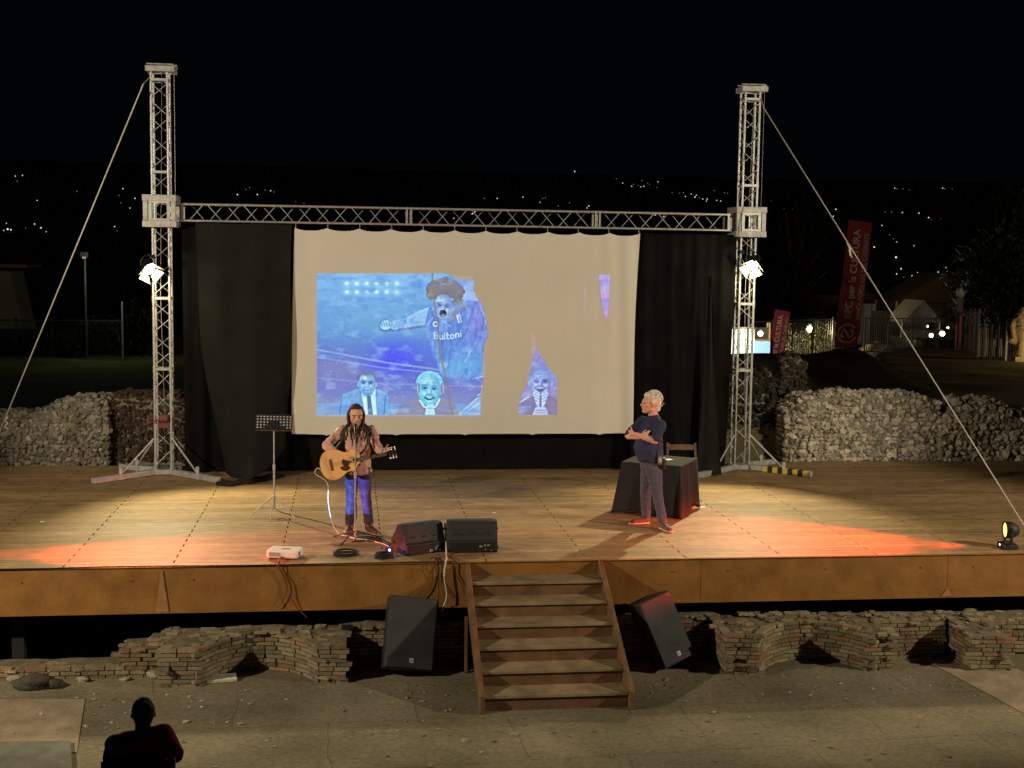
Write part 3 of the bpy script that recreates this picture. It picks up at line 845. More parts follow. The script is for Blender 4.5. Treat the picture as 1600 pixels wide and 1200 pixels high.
# crowd bands and stadium rim
for a, b, c, r, al in ((546, 566, 588, 1.4, .5), (558, 575, 590, .8, .5), (590, 600, 604, .7, .35)):
    mixin(stroke([(494, a), (600, b), (760, c)], r, 2), (160, 200, 245), al)
for k in range(120):
    x, y = rng.uniform(496, 757), rng.uniform(556, 640)
    mixin(ell(x, y, rng.uniform(.5, 1.6), rng.uniform(.4, .9)), (196, 214, 245), rng.uniform(.1, .4))
for gx in range(6):
    for gy in range(2):
        mixin(glow(542+gx*15.6, 443+gy*13, 6, 5.5), (170, 228, 252), .85)
        mixin(ell(542+gx*15.6, 443+gy*13, 2.2, 2.2, 0, 2), (214, 248, 255), .95)
def face(hx, hy, rx, ry, base, dark, light, mouth='smile', tilt=0.0, shade_side=1):
    """soft, photograph-like head: everything in blurred patches of light and shade"""
    B = np.array(base); D = dark; L = light; mk = ell(hx, hy, rx, ry, 0, 1.4)
    mixin(ell(hx-rx*1.0, hy+ry*.05, rx*.18, ry*.22, 0, 1.2), base); mixin(ell(hx+rx*1.0, hy+ry*.05, rx*.18, ry*.22, 0, 1.2), base)
    mixin(mk, base)
    mixin(mk*np.clip(((XX-hx)/rx*shade_side-.2)*1.1, 0, 1), D, .55)
    mixin(mk*np.clip(-((XX-hx)/rx*shade_side+.72)*1.6, 0, 1), D, .5)
    mixin(mk*np.clip((YY-hy)/ry*2.2-1.5, 0, 1), D, .55)
    mixin(mk*glow(hx-rx*.2*shade_side, hy-ry*.52, rx*.5, ry*.22), L, .75)
    for s_ in (-1, 1):
        ex, ey = hx+s_*rx*.42, hy-ry*.10+s_*tilt
        mixin(mk*glow(ex, ey-.2, rx*.27, ry*.12), D, .85)
        mixin(ell(ex, ey, rx*.15, ry*.045, 0, 1.2), tuple(.45*c for c in D), .8)
        mixin(stroke([(ex-rx*.24, ey-ry*.13+s_*tilt), (ex, ey-ry*.19), (ex+rx*.24, ey-ry*.14+s_*tilt)], rx*.045, 1.4), D, .9)
        mixin(mk*glow(hx+s_*rx*.45, hy+ry*.20, rx*.2, ry*.12), L, .6)
        mixin(mk*stroke([(hx+s_*rx*.25, hy+ry*.22), (hx+s_*rx*.45, hy+ry*.45), (hx+s_*rx*.42, hy+ry*.62)], .5, 1.6), D, .7)
    mixin(mk*glow(hx-.3, hy+ry*.05, rx*.09, ry*.2), L, .7)
    mixin(mk*glow(hx+rx*.13*shade_side, hy+ry*.10, rx*.07, ry*.16), D, .7)
    mixin(mk*glow(hx, hy+ry*.26, rx*.2, ry*.05), D, .8)
    if mouth == 'smile':
        mixin(mk*stroke([(hx-rx*.36, hy+ry*.44), (hx-rx*.15, hy+ry*.54), (hx+rx*.15, hy+ry*.54), (hx+rx*.36, hy+ry*.43)], ry*.045, 1.4), tuple(.6*c for c in D), .9)
        mixin(mk*glow(hx, hy+ry*.66, rx*.3, ry*.06), L, .5)
    elif mouth == 'talk':
        mixin(ell(hx, hy+ry*.5, rx*.28, ry*.07, 0, 1.2), tuple(.5*c for c in D), .9); mixin(ell(hx, hy+ry*.46, rx*.2, ry*.03, 0, 1), L, .9)
    elif mouth == 'shout':
        mixin(ell(hx, hy+ry*.50, rx*.52, ry*.36, 0, 1.6), L, .6); mixin(ell(hx-.5, hy+ry*.48, rx*.40, ry*.29, 0, 1.6), tuple(.45*c for c in D), 1)
        mixin(ell(hx-.5, hy+ry*.66, rx*.26, ry*.10, 0, 1.5), tuple(.5*c+80 for c in D), .8)
    mixin(mk*np.clip((fbm(3, 2.5, int(hx)+3, 3)-.5)*5, 0, 1), D, .28)
# shouting curly-haired football player
mixin(poly([(735, 428), (770, 436), (766, 470), (712, 470)], 2), (160, 188, 240), .9)
arm = [(677, 478), (655, 485), (630, 498), (602, 504), (598, 512), (612, 514), (640, 512), (662, 508), (690, 514)]
mixin(poly([(x_, y_+3) for x_, y_ in arm], 4), (70, 112, 190), .7); mixin(poly(arm, 1.5), (140, 194, 240), 1)
mixin(stroke([(630, 514), (652, 511), (668, 508)], 1.6, 2), (98, 116, 178), .8)
mixin(stroke([(634, 499), (652, 489), (672, 480)], .8, 1), (176, 216, 248), .7)
mixin(poly([(670, 480), (684, 478), (716, 482), (742, 470), (754, 478), (760, 500), (762, 522), (757, 545), (755, 590), (690, 588), (676, 540), (664, 506)], 1.2), (98, 140, 224), 1)
mixin(glow(748, 505, 16, 36)*poly([(716, 470), (765, 470), (765, 560), (716, 560)]), (142, 132, 222), .8)
mixin(glow(720, 570, 40, 22)*poly([(680, 540), (760, 540), (756, 600), (686, 600)]), (100, 176, 232), .8)
for p, al in (([(675, 490), (690, 530), (694, 580)], .5), ([(740, 480), (728, 520), (712, 540)], .5), ([(746, 488), (742, 530), (728, 560)], .5), ([(700, 510), (706, 540), (700, 575)], .35), ([(755, 500), (748, 548)], .5), ([(682, 492), (712, 500)], .4)):
    mixin(stroke(p, .9, 1.6), (80, 104, 196), al)
for p in ([(750, 478), (757, 494), (759, 506)], [(690, 500), (703, 509)], [(735, 548), (726, 566)], [(676, 496), (668, 508)]):
    mixin(stroke(p, .8, 1.2), (170, 200, 250), .7)
mixin(poly([(690, 492), (716, 486), (726, 472), (732, 478), (708, 502), (697, 500)], 1), (124, 112, 160), .9)
mixin(ell(694, 480, 15, 20, 8), (128, 176, 232), 1)
mixin(poly([(703, 470), (726, 468), (712, 490), (700, 500)], 2), (118, 112, 150), .9)
for k in range(60):
    a = rng.uniform(0, 2*math.pi); rr_ = rng.uniform(.5, 1.0)
    mixin(ell(695+25*rr_*math.cos(a), 450+14.5*rr_*math.sin(a), 5.0, 4.4), (122, 116, 128), 1)
mixin(ell(696, 450, 25, 14), (122, 116, 128), 1)
for k in range(46):
    sg = 1 if k % 2 else -1
    mixin(ell(695+sg*rng.uniform(13, 26)+(2 if sg > 0 else 0), rng.uniform(448, 474 if sg > 0 else 466), 4.2, 4), (122, 116, 128), 1)
mixin(fbm(5, 4, 9, 3)*ell(696, 450, 27, 17, 0, 4), (150, 138, 150), .7)
face(692.5, 480, 14.5, 20.5, (128, 178, 234), (84, 96, 150), (204, 228, 250), 'shout', 1.2)
mixin(glow(700, 457, 16, 5)*ell(696, 452, 26, 18), (122, 116, 128), .9)
mixin(ell(603, 509, 11, 9, -15, 3), (66, 112, 190), .7); mixin(ell(603, 508, 9, 7.5, -15), (158, 212, 244), 1)
for k in range(4): mixin(stroke([(595+k*4.2, 503), (597+k*4.2, 510)], .6), (78, 128, 204), .9)
mixin(ell(617, 512, 6, 3.6), (140, 196, 236), 1)
mixin(ell(680.5, 506.5, 4.2, 4.2), (214, 232, 252), 1); mixin(ell(680.5, 506.5, 2.4, 2.4), (90, 130, 210), 1)
mixin(poly([(713, 493), (719, 490), (722, 503), (716, 505)]), (220, 234, 252), 1); mixin(stroke([(717.5, 494), (718.5, 502)], 1), (120, 170, 220), 1)
# the sponsor's word across the chest
GL = {'B': [[(0, 0), (0, 8)], [(0, 0), (3, 0), (4, 1), (4, 3), (3, 4), (0, 4)], [(3, 4), (4.4, 5), (4.4, 7), (3, 8), (0, 8)]],
      'u': [[(0, 3), (0, 7), (1, 8), (3, 8), (4, 7)], [(4, 3), (4, 8)]], 'i': [[(0, 3.2), (0, 8)], [(0, .6), (0, .9)]],
      't': [[(1, 0), (1, 7), (2, 8), (3, 8)], [(0, 3), (3, 3)]], 'o': [[(1, 3), (3, 3), (4, 4.2), (4, 6.8), (3, 8), (1, 8), (0, 6.8), (0, 4.2), (1, 3)]],
      'n': [[(0, 8), (0, 3)], [(0, 4.2), (1, 3), (3, 3), (4, 4.2), (4, 8)]]}
cx = 0
for ch in 'Buitoni':
    wd = {'i': 0, 't': 3}.get(ch, 4.2)
    for s_ in GL[ch]:
        P = []
        for u, v in s_:
            X = (cx+u)*1.22; Y = v*1.2
            P.append((678.5+X+.05*Y, 519.5+Y+2.8*math.sin(X/46*math.pi)-X*.11))
        mixin(stroke(P, .95, .9), (214, 240, 255), 1)
    cx += wd+2.3
# man in a suit
mixin(poly([(526, 648), (534, 616), (558, 608), (566, 606), (592, 608), (606, 616), (612, 648)], 1.2), (122, 178, 234), 1)
mixin(fbm(4, 4, 12, 3)*poly([(526, 648), (534, 616), (558, 608), (592, 608), (606, 616), (612, 648)]), (86, 138, 210), .6)
for p in ([(534, 618), (531, 648)], [(562, 608), (574, 648)], [(590, 608), (580, 648)], [(603, 618), (600, 648)]): mixin(stroke(p, .7), (70, 110, 190), .8)
mixin(poly([(563, 608), (586, 606), (589, 648), (571, 648)], 1), (190, 236, 252), 1)
mixin(poly([(573, 618), (579, 618), (583, 648), (575, 648)], 1), (96, 128, 170), 1)
mixin(ell(573.5, 590, 15.5, 8), (124, 112, 146), 1); face(573.5, 600, 13.2, 18.5, (124, 188, 240), (74, 116, 176), (198, 238, 252), 'talk', .3)
mixin(glow(573.5, 583.5, 13, 3.5), (112, 112, 150), .9)
# smiling man with headphones
mixin(poly([(618, 648), (626, 632), (650, 622), (692, 622), (712, 632), (718, 648)], 1.5), (138, 142, 178), 1)
mixin(ell(671, 601, 21.5, 21.5), (128, 214, 236), 1); mixin(ell(671, 601, 21.5, 21.5)*np.clip((fbm(3, 6, 91, 3)-.45)*4, 0, 1), (104, 184, 220), .4)
face(671, 609.5, 17.5, 27, (126, 206, 240), (60, 136, 186), (186, 246, 255), 'smile', .4)
for x in (652, 692): mixin(ell(x, 607, 4, 9.5, 0, 1.4), (128, 134, 180), 1); mixin(stroke([(x, 599), (x+1, 614)], .5), (198, 216, 248), .8)
mixin(stroke([(656, 626), (662, 635), (671, 639), (681, 635), (687, 624)], 1.3), (200, 238, 250), .9)
mixin(poly([(667, 632), (677, 632), (680, 648), (664, 648)]), (176, 226, 248), 1); mixin(stroke([(668, 638), (677, 638)], .6), (110, 170, 210), .8)
# papers at the lower right
mixin(poly([(716, 648), (744, 622), (756, 616), (758, 648)], 1), (150, 190, 236), .9)
for p in ([(718, 646), (746, 622)], [(726, 646), (748, 630)], [(752, 604), (756, 596)], [(746, 618), (757, 612)], [(738, 592), (756, 588)]):
    mixin(stroke(p, .8), (206, 224, 250), .7)
# lilac fields to the right, bald man with his hands at his mouth
R1 = poly([(800, 420), (880, 420), (880, 652), (800, 652)], .1)
mixin(R1, (146, 142, 214)); mixin(R1*np.clip((YY-585)/60, 0, 1), (152, 136, 190), .8)
mixin(stroke([(822, 590), (838, 566), (844, 556)], .7), (120, 112, 180), .6)
mixin(poly([(806, 650), (811, 630), (832, 618), (860, 618), (874, 626), (876, 650)], 1.2), (138, 124, 168), 1)
mixin(stroke([(811, 630), (826, 620)], .9), (210, 204, 246), .9)
face(844.5, 598, 16.5, 20.5, (158, 174, 236), (96, 98, 168), (220, 226, 252), 'talk', .3)
for yv in (585, 588.5): mixin(stroke([(836, yv), (853, yv)], .35, 1.4), (120, 130, 205), .7)
mixin(ell(844.5, 611, 7, 3, 0, 2), (104, 108, 180), .9)
for sg in (-1, 1):
    mixin(poly([(844.5+sg*2, 613), (844.5+sg*10, 608), (844.5+sg*12, 616), (844.5+sg*6, 634), (844.5+sg*1.5, 638)], 1), (190, 206, 248), 1)
    for k in range(4): mixin(stroke([(844.5+sg*3, 615+k*4.4), (844.5+sg*10, 611+k*4.4)], .4), (104, 116, 196), .9)
mixin(poly([(837, 636), (852, 636), (858, 650), (831, 650)], 1), (182, 196, 244), 1)
for yv in (641, 645): mixin(stroke([(837, yv), (852, yv)], .4), (96, 100, 170), .9)
R2 = poly([(925, 420), (956, 420), (956, 505), (925, 505)], .1)
mixin(R2, (196, 158, 232)); mixin(R2*fbm(10, 12, 20, 3), (180, 146, 226), .5); mixin(stroke([(942, 437), (948, 470)], .8), (214, 186, 240), .5)
# grain, soft blotches and local contrast like a photographed picture
fig = poly([(600, 500), (640, 486), (672, 478), (742, 468), (765, 500), (757, 600), (688, 590), (664, 512), (600, 516)], 4)
mixin(fig*np.clip((fbm(9, 14, 61, 3)-.5)*4, 0, 1), (70, 108, 206), .4); mixin(fig*np.clip((.5-fbm(7, 16, 62, 3))*4, 0, 1), (176, 204, 250), .35)
mixin(np.clip((fbm(26, 9, 63, 4)-.52)*4, 0, 1), (84, 128, 216), .35); mixin(np.clip((.46-fbm(20, 12, 64, 4))*4, 0, 1), (164, 204, 246), .4)
def blur(a, k):
    for ax in (0, 1):
        p_ = np.pad(a, [(k, k) if q_ == ax else (0, 0) for q_ in range(3)], mode='edge'); c_ = np.cumsum(p_, axis=ax)
        c_ = np.concatenate([np.zeros_like(np.take(c_, [0], ax)), c_], ax)
        n_ = a.shape[ax]; a = (np.take(c_, range(2*k+1, 2*k+1+n_), ax)-np.take(c_, range(0, n_), ax))/(2*k+1)
    return a
img = blur(img, 1); img = img+(img-blur(blur(img, 5), 5))*.85
img = np.array((.47, .60, .84))+(img-np.array((.47, .60, .84)))*1.2
img = img*.86+.14*np.array((150, 205, 248))/255.
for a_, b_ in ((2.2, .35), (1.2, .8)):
    mixin(stroke([(675.5, 426), (676, 452), (680, 480), (684, 500), (685.5, 530), (688, 556), (694, 580), (700, 604), (703, 628), (708, 650)], a_*.8, 1.2), (138, 128, 118), b_)  # shadow of the guitar lead, painted into the picture
img *= (1+(fbm(3, 3, 30, 2)-.5)*.07)[..., None]
img = np.clip(img, 0, 1)
lin = np.where(img <= .04045, img/12.92, ((img+.055)/1.055)**2.4)
def picmat():
    m = bpy.data.materials.new('painted_projection_glow'); m.use_nodes = True
    N, L = m.node_tree.nodes, m.node_tree.links; b = N['Principled BSDF']
    b.inputs['Base Color'].default_value = (.04, .038, .034, 1); b.inputs['Roughness'].default_value = .95; b.inputs['Specular IOR Level'].default_value = .1
    a = N.new('ShaderNodeAttribute'); a.attribute_name = 'Col'
    L.new(a.outputs['Color'], b.inputs['Emission Color']); b.inputs['Emission Strength'].default_value = .92  # dark sheet; its painted colours glow in place of projector light
    m.cycles.emission_sampling = 'NONE'
    return m
MT['pic'] = picmat()
def picture(outline, label):
    """glowing sheet painted as a piece of the projected picture, clipped to an outline given in picture coordinates"""
    Yp = SYY-.004
    a = [p[0] for p in outline]; b = [p[1] for p in outline]
    x0, x1, y0, y1 = min(a), max(a), min(b), max(b)
    st_ = .62
    nx, ny = max(4, int((x1-x0)/st_)), max(4, int((y1-y0)/st_))
    n = len(outline)
    def inside(X, Y):
        c = False
        for i in range(n):
            ax, ay = outline[i]; bx, by = outline[(i+1) % n]
            if (ay > Y) != (by > Y) and X < (bx-ax)*(Y-ay)/(by-ay)+ax: c = not c
        return c
    V, idx, F, C = [], {}, [], []
    def vert(i, j):
        if (i, j) not in idx:
            px, py = x0+(x1-x0)*i/nx, y0+(y1-y0)*j/ny
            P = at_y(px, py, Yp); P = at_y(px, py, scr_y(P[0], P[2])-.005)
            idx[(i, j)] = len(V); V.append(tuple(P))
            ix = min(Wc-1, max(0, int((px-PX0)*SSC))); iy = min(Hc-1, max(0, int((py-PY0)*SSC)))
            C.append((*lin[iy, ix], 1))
        return idx[(i, j)]
    for j in range(ny):
        for i in range(nx):
            if inside(x0+(x1-x0)*(i+.5)/nx, y0+(y1-y0)*(j+.5)/ny):
                F.append((vert(i, j), vert(i+1, j), vert(i+1, j+1), vert(i, j+1)))
    o = Vector(screen['_org'])
    me = bpy.data.meshes.new('painted_projection'); me.from_pydata([tuple(Vector(v)-o) for v in V], [], F)
    ca = me.color_attributes.new('Col', 'FLOAT_COLOR', 'POINT'); ca.data.foreach_set('color', [c for q in C for c in q])
    me.materials.append(MT['pic']); me.update()
    ob = bpy.data.objects.new('painted_projection', me); COL.objects.link(ob); ob.parent = screen; ob['label'] = label
    return ob
picture([(495, 427.5), (695, 427.5), (704, 430), (712, 436), (722, 438), (741, 438.5), (739, 452), (748, 470), (754, 476), (758, 492), (760, 506), (762, 524), (756, 540), (755, 560), (753, 580), (755, 592), (751, 612), (751, 648.5), (495, 648.5)],  # outlines cut by hand to leave out the guitarist's leg shadows
        'blue glowing painted sheet in place of the projected picture of a shouting curly-haired footballer above a man in a suit and a smiling man with headphones')
picture([(838, 543), (845, 556), (858, 576), (871, 592), (870, 612), (870.5, 648), (809, 648), (811, 632), (816, 614), (824, 600), (829, 580), (832, 560)],
        'lilac glowing painted fragment of the projection with a bald man holding his hands to his mouth')
picture([(936, 430), (953, 430), (951.5, 470), (949, 499), (944, 492), (940, 474), (938, 446), (935, 436)], 'narrow lilac glowing painted sliver of the projection')

# ================================================================ PEOPLE: smooth bodies grown from hulls
def hull(mb, parts, seg=2):
    """convex hull of ellipsoids: parts = [((x,y,z),(rx,ry,rz))...]"""
    bm = bmesh.new()
    for c, r in parts:
        if not hasattr(r, '__len__'): r = (r, r, r)
        for p in ICO[seg][0]: bm.verts.new((c[0]+p.x*r[0], c[1]+p.y*r[1], c[2]+p.z*r[2]))
    res = bmesh.ops.convex_hull(bm, input=bm.verts)
    bmesh.ops.delete(bm, geom=list({g for g in res['geom_interior'] if isinstance(g, bmesh.types.BMVert)}), context='VERTS')
    bm.verts.ensure_lookup_table(); bm.verts.index_update()
    vs = [v.co.copy() for v in bm.verts]; fs = [tuple(v.index for v in f.verts) for f in bm.faces]
    bm.free(); mb.add(vs, fs, 1.0, True)
def limb(mb, pts, rad, seg=2):
    for a, b, ra, rb in zip(pts, pts[1:], rad, rad[1:]): hull(mb, [(a, ra), (b, rb)], seg)
def grown(name, mb, material, parent, voxel=.012, smooth=4, wrinkle=0.0, wscale=12, label=None):
    """unite overlapping hulls into one continuous skin"""
    ob = mb.build(name, material, parent)
    md = ob.modifiers.new('r', 'REMESH'); md.mode = 'VOXEL'; md.voxel_size = voxel
    ms = ob.modifiers.new('s', 'SMOOTH'); ms.factor = .5; ms.iterations = smooth
    bpy.context.view_layer.update()
    dg = bpy.context.evaluated_depsgraph_get()
    me = bpy.data.meshes.new_from_object(ob.evaluated_get(dg), depsgraph=dg)
    ob.modifiers.clear(); old = ob.data; ob.data = me; me.name = name
    me.materials.clear(); me.materials.append(material)
    if wrinkle:
        for v in me.vertices:
            c = v.co
            k = noise.noise(Vector((c.x*wscale, c.y*wscale, c.z*wscale*1.8))) + .5*noise.noise(c*wscale*2.3)
            v.co = c + v.normal*(k*wrinkle)
    me.polygons.foreach_set('use_smooth', [True]*len(me.polygons)); me.update()
    if label: ob['label'] = label
    return ob
V = Vector
def hand(mb, wrist, fwd, side, palm_n, curl=.5, s=1.0, thumb=1):
    """palm and five separate jointed fingers; side: direction towards the thumb; palm_n: direction fingers curl to"""
    fwd, side, pn = V(fwd).normalized(), V(side).normalized(), V(palm_n).normalized()
    wrist = V(wrist); k = wrist+fwd*.085*s
    hull(mb, [(wrist, .024*s), (wrist+fwd*.03*s, .028*s), (k+side*.026*s, .014*s), (k-side*.03*s, .013*s)], 1)
    for i, (o, l) in enumerate(((.030, .075), (.010, .082), (-.011, .077), (-.030, .062))):
        p = k+side*o*s; d = (fwd+side*(o*1.5)).normalized(); pts = [p]
        for j, f in enumerate((.45, .32, .25)):
            a = curl*(1.0+.12*i)*(.8 if j == 0 else 1.0)
            d = (d*math.cos(a)+pn*math.sin(a)).normalized(); p = p+d*l*f*s; pts.append(p)
        limb(mb, pts, [.0105*s, .0098*s, .009*s, .0078*s], 1)
    p = wrist+fwd*.03*s+side*.026*s; d = (fwd*.75+side*.75+pn*.25).normalized(); pts = [p]
    for f in (.035, .032, .026):
        p = p+d*f*s; pts.append(p); d = (d+fwd*.25+pn*curl*.35*thumb).normalized()
    limb(mb, pts, [.015*s, .0125*s, .011*s, .009*s], 1)
def head(mb, c, yaw=0, pitch=0, roll=0, s=1.0):
    """head with brow, eye sockets, nose, lips, chin, ears; faces -Y when yaw = 0"""
    M = Matrix.Rotation(yaw, 3, 'Z') @ Matrix.Rotation(pitch, 3, 'X') @ Matrix.Rotation(roll, 3, 'Y')
    c = V(c)
    def P(x, y, z): return c + M @ (V((x, y, z))*s)
    def H(parts, seg=2): hull(mb, [(P(*a), b*s) for a, b in parts], seg)
    H([((0, .025, .035), .082), ((0, -.015, .03), .074)])              # cranium
    H([((0, -.035, .035), .058), ((0, -.045, -.03), .045), ((0, -.052, -.075), .028), ((.035, -.005, -.045), .03), ((-.035, -.005, -.045), .03)])  # face and jaw
    H([((-.035, -.082, .028), .012), ((.035, -.082, .028), .012)], 1)   # brow
    H([((0, -.088, .018), .010), ((0, -.112, -.014), .012), ((-.013, -.098, -.018), .009), ((.013, -.098, -.018), .009)], 1)  # nose
    H([((-.02, -.086, -.045), .009), ((.02, -.086, -.045), .009), ((0, -.093, -.043), .010)], 1)   # lips
    H([((0, -.080, -.078), .017), ((0, -.06, -.07), .02)], 1)            # chin
    for sx in (-1, 1):
        H([((.040*sx, -.07, -.01), .018), ((.05*sx, -.045, -.01), .02)], 1)   # cheekbone
        H([((.078*sx, .012, .012), .014), ((.08*sx, .008, -.018), .009), ((.081*sx, .018, .013), .009)], 1)  # ear
    return P
def eyes(P, s=1.0, parent=None):
    em_ = mat('eye', (.05, .035, .03), .3)
    for sx in (-1, 1):
        e = MB(); e.ico(P(.030*sx, -.086, .010), .0095*s, 2, 0, 1, True); e.build('eye', em_, parent)
        pass
DENIM = mat('denim', (.035, .038, .055), .85, 0, .25, 30, .3, 200)
SHIRT = mat('faded_pink_shirt', (.60, .36, .31), .9, 0, .14, 20, .3, 120, spec=.2)
LEATHER = mat('dark_leather', (.05, .03, .022), .5, 0, .2, 20)

# ---- guitarist
gp = thing('person', 'man with long dreadlocks and grey beard in a pink-brown shirt, playing guitar at the microphone', 'person', (.14, 16.85, 0))
b = MB()
HC = V((.095, 16.80, 1.58))
P = head(b, HC, yaw=R_(6), pitch=R_(13), s=1.22)
limb(b, [(.10, 16.90, 1.42), HC+V((0, .03, -.05))], [.058, .056])
hull(b, [((.1, 16.92, 1.38), (.13, .08, .07)), ((.12, 16.92, 1.1), (.13, .09, .1)), ((.12, 16.93, .93), (.14, .1, .08))])
for sx, hx, kx, ax in ((-1, .035, .038, .015), (1, .205, .228, .268)):
    limb(b, [(hx, 16.92, .9), (kx, 16.865, .48), (ax, 16.9, .09)], [.075, .05, .042])
RS, RE, RH = V((-.085, 16.91, 1.39)), V((-.29, 16.80, 1.19)), V((-.085, 16.60, 1.055))
LS, LE, LH = V((.30, 16.91, 1.39)), V((.385, 16.86, 1.13)), V((.455, 16.66, 1.105))
limb(b, [RS, RE, RH], [.055, .042, .028]); limb(b, [LS, LE, LH], [.055, .042, .028])
hand(b, RH, (.80, -.28, -.30), (.25, -.35, .9), (.15, .15, -.75), .35, 1.05)
hand(b, LH, (.55, -.45, .30), (-.35, -.2, .8), (.25, .85, -.1), 1.15, 1.0)
grown('body', b, MT['skin'], gp, .0075, 2)
eyes(P, 1.0, gp)
b = MB()   # shirt: open collar, sleeves to the wrist, hem over the hips
hull(b, [((.10, 16.92, 1.385), (.19, .095, .06)), ((.115, 16.92, 1.18), (.17, .115, .1))])
hull(b, [((.115, 16.92, 1.18), (.165, .115, .1)), ((.12, 16.92, .98), (.175, .13, .07)), ((.13, 16.92, .80), (.185, .14, .03))])
hull(b, [((.105, 16.91, 1.44), (.085, .07, .03)), ((.10, 16.92, 1.36), (.15, .09, .04))])
limb(b, [RS+V((0, 0, -.02)), RE, RE.lerp(RH, .62)], [.066, .060, .048]); limb(b, [LS+V((0, 0, -.02)), LE, LE.lerp(LH, .75)], [.066, .058, .045])
hull(b, [(LE.lerp(LH, .7), .05), (LE.lerp(LH, .82), .046)])
grown('shirt', b, SHIRT, gp, .010, 2, .014, 12)
b = MB()
for k in (-1, 1): b.box((.105+k*.045, 16.825, 1.415), (.075, .018, .05), Matrix.Rotation(k*.5, 3, 'Y') @ Matrix.Rotation(.4, 3, 'X'))
b.build('collar', SHIRT, gp, bevel=.004)
b = MB()   # jeans
hull(b, [((.12, 16.93, .95), (.155, .115, .05)), ((.12, 16.93, .84), (.16, .12, .06))])
for sx, hx, kx, ax in ((-1, .032, .038, .015), (1, .212, .228, .268)):
    hull(b, [((hx, 16.92, .86), (.095, .105, .08)), ((hx*.5+kx*.5, 16.89, .66), (.086, .09, .05))])
    hull(b, [((hx*.5+kx*.5, 16.89, .66), (.086, .09, .05)), ((kx, 16.86, .48), (.072, .075, .05))])
    hull(b, [((kx, 16.86, .48), (.072, .075, .05)), ((ax, 16.90, .13), (.066, .07, .03))])
grown('jeans', b, DENIM, gp, .010, 3, .007, 15)
for ax, ay, tx, ty in ((.015, 16.9, -.02, 16.72), (.268, 16.9, .36, 16.74)):
    b = MB(); hull(b, [((ax, ay, .06), (.055, .06, .055)), ((ax, ay+.03, .035), (.045, .05, .03)), ((tx, ty, .035), (.048, .06, .032))]); hull(b, [((ax, ay, .12), .055), ((ax, ay, .06), .055)])
    s_ = grown('shoe', b, LEATHER, gp, .008, 2)
    b = MB(); hull(b, [((ax, ay+.03, .012), (.05, .055, .012)), ((tx, ty, .012), (.052, .065, .012))]); b.build('sole', mat('grey_sole', (.25, .23, .2), .8), s_)
HAIR = mat('dark_dreadlocks', (.045, .032, .026), .85, 0, .5, 60, .4, 150)
b = MB(); rr = random.Random(9)
hull(b, [(P(0, .03, .055), .088), (P(0, -.0, .06), .078)])
hull(b, [(P(0, .05, .03), .085), (P(0, .075, -.06), .07)])
hc = grown('hair', b, HAIR, gp, .009, 2, .004, 40)
b = MB()
for k in range(64):
    a = rr.uniform(-.62, 3.76)
    x, y = .083*math.cos(a), .078*math.sin(a)+.012
    if y < -.03 and abs(x) < .05: continue
    p0 = P(x*.75, y*.7, .085); p1 = P(x*1.12, y, .01)
    fr = y < .03
    L_ = rr.uniform(.26, .37)
    sp = 1.2+.75*rr.random()
    ex = HC.x+(x)*sp*1.15+rr.uniform(-.02, .02); ey = HC.y+ (y-.06 if fr else y+.05)*1.0
    p2 = V((HC.x+x*1.28, HC.y+y*1.1, HC.z-.10)); p3 = V((ex, ey-.015, HC.z-L_*.62)); p4 = V((ex+rr.uniform(-.02, .02), ey-.035, HC.z-L_))
    pts = bez([p0, p1, p2, p3, p4], 4)
    b.tube(pts, [(.0095+.002*math.sin(i*2.1+k))*(1 if i < len(pts)-3 else .7) for i in range(len(pts))], 6, rr.uniform(.6, 1.6))
b.build('dreadlock', mat('dreadlock', (.05, .036, .028), .85, shade=True), hc)
b = MB()   # beard and moustache
hull(b, [(P(-.03, -.066, -.062), .020), (P(.03, -.066, -.062), .020), (P(0, -.084, -.082), .022), (P(0, -.066, -.125), .014)])
hull(b, [(P(-.024, -.09, -.036), .008), (P(.024, -.09, -.036), .008), (P(0, -.099, -.033), .009)])
grown('beard', b, mat('grey_beard', (.36, .33, .30), .9, 0, .4, 60, .5, 160), gp, .006, 1, .003, 70)
for sx in (-1, 1):
    b = MB(); b.tube([P(.014*sx, -.094, .030), P(.032*sx, -.094, .036), P(.05*sx, -.082, .030)], .0052); b.build('eyebrow', HAIR, gp)
b = MB(); b.tube(bez([(.25, 16.83, 1.44), (.26, 16.79, 1.32), (.22, 16.76, 1.16), (.1, 16.74, 1.02)], 6), .018, 6); b.tube(bez([(-.02, 16.99, 1.42), (-.1, 17.02, 1.2), (-.28, 16.9, .98)], 6), .018, 6)
b.build('guitar_strap', LEATHER, gp)
b = MB(); b.tube(bez([P(-.03, -.03, -.1), (.09, 16.79, 1.40), P(.05, -.03, -.1)], 8), .02, 7); b.build('neckerchief', mat('dark_scarf', (.09, .09, .12), .9, 0, .3, 30), gp)

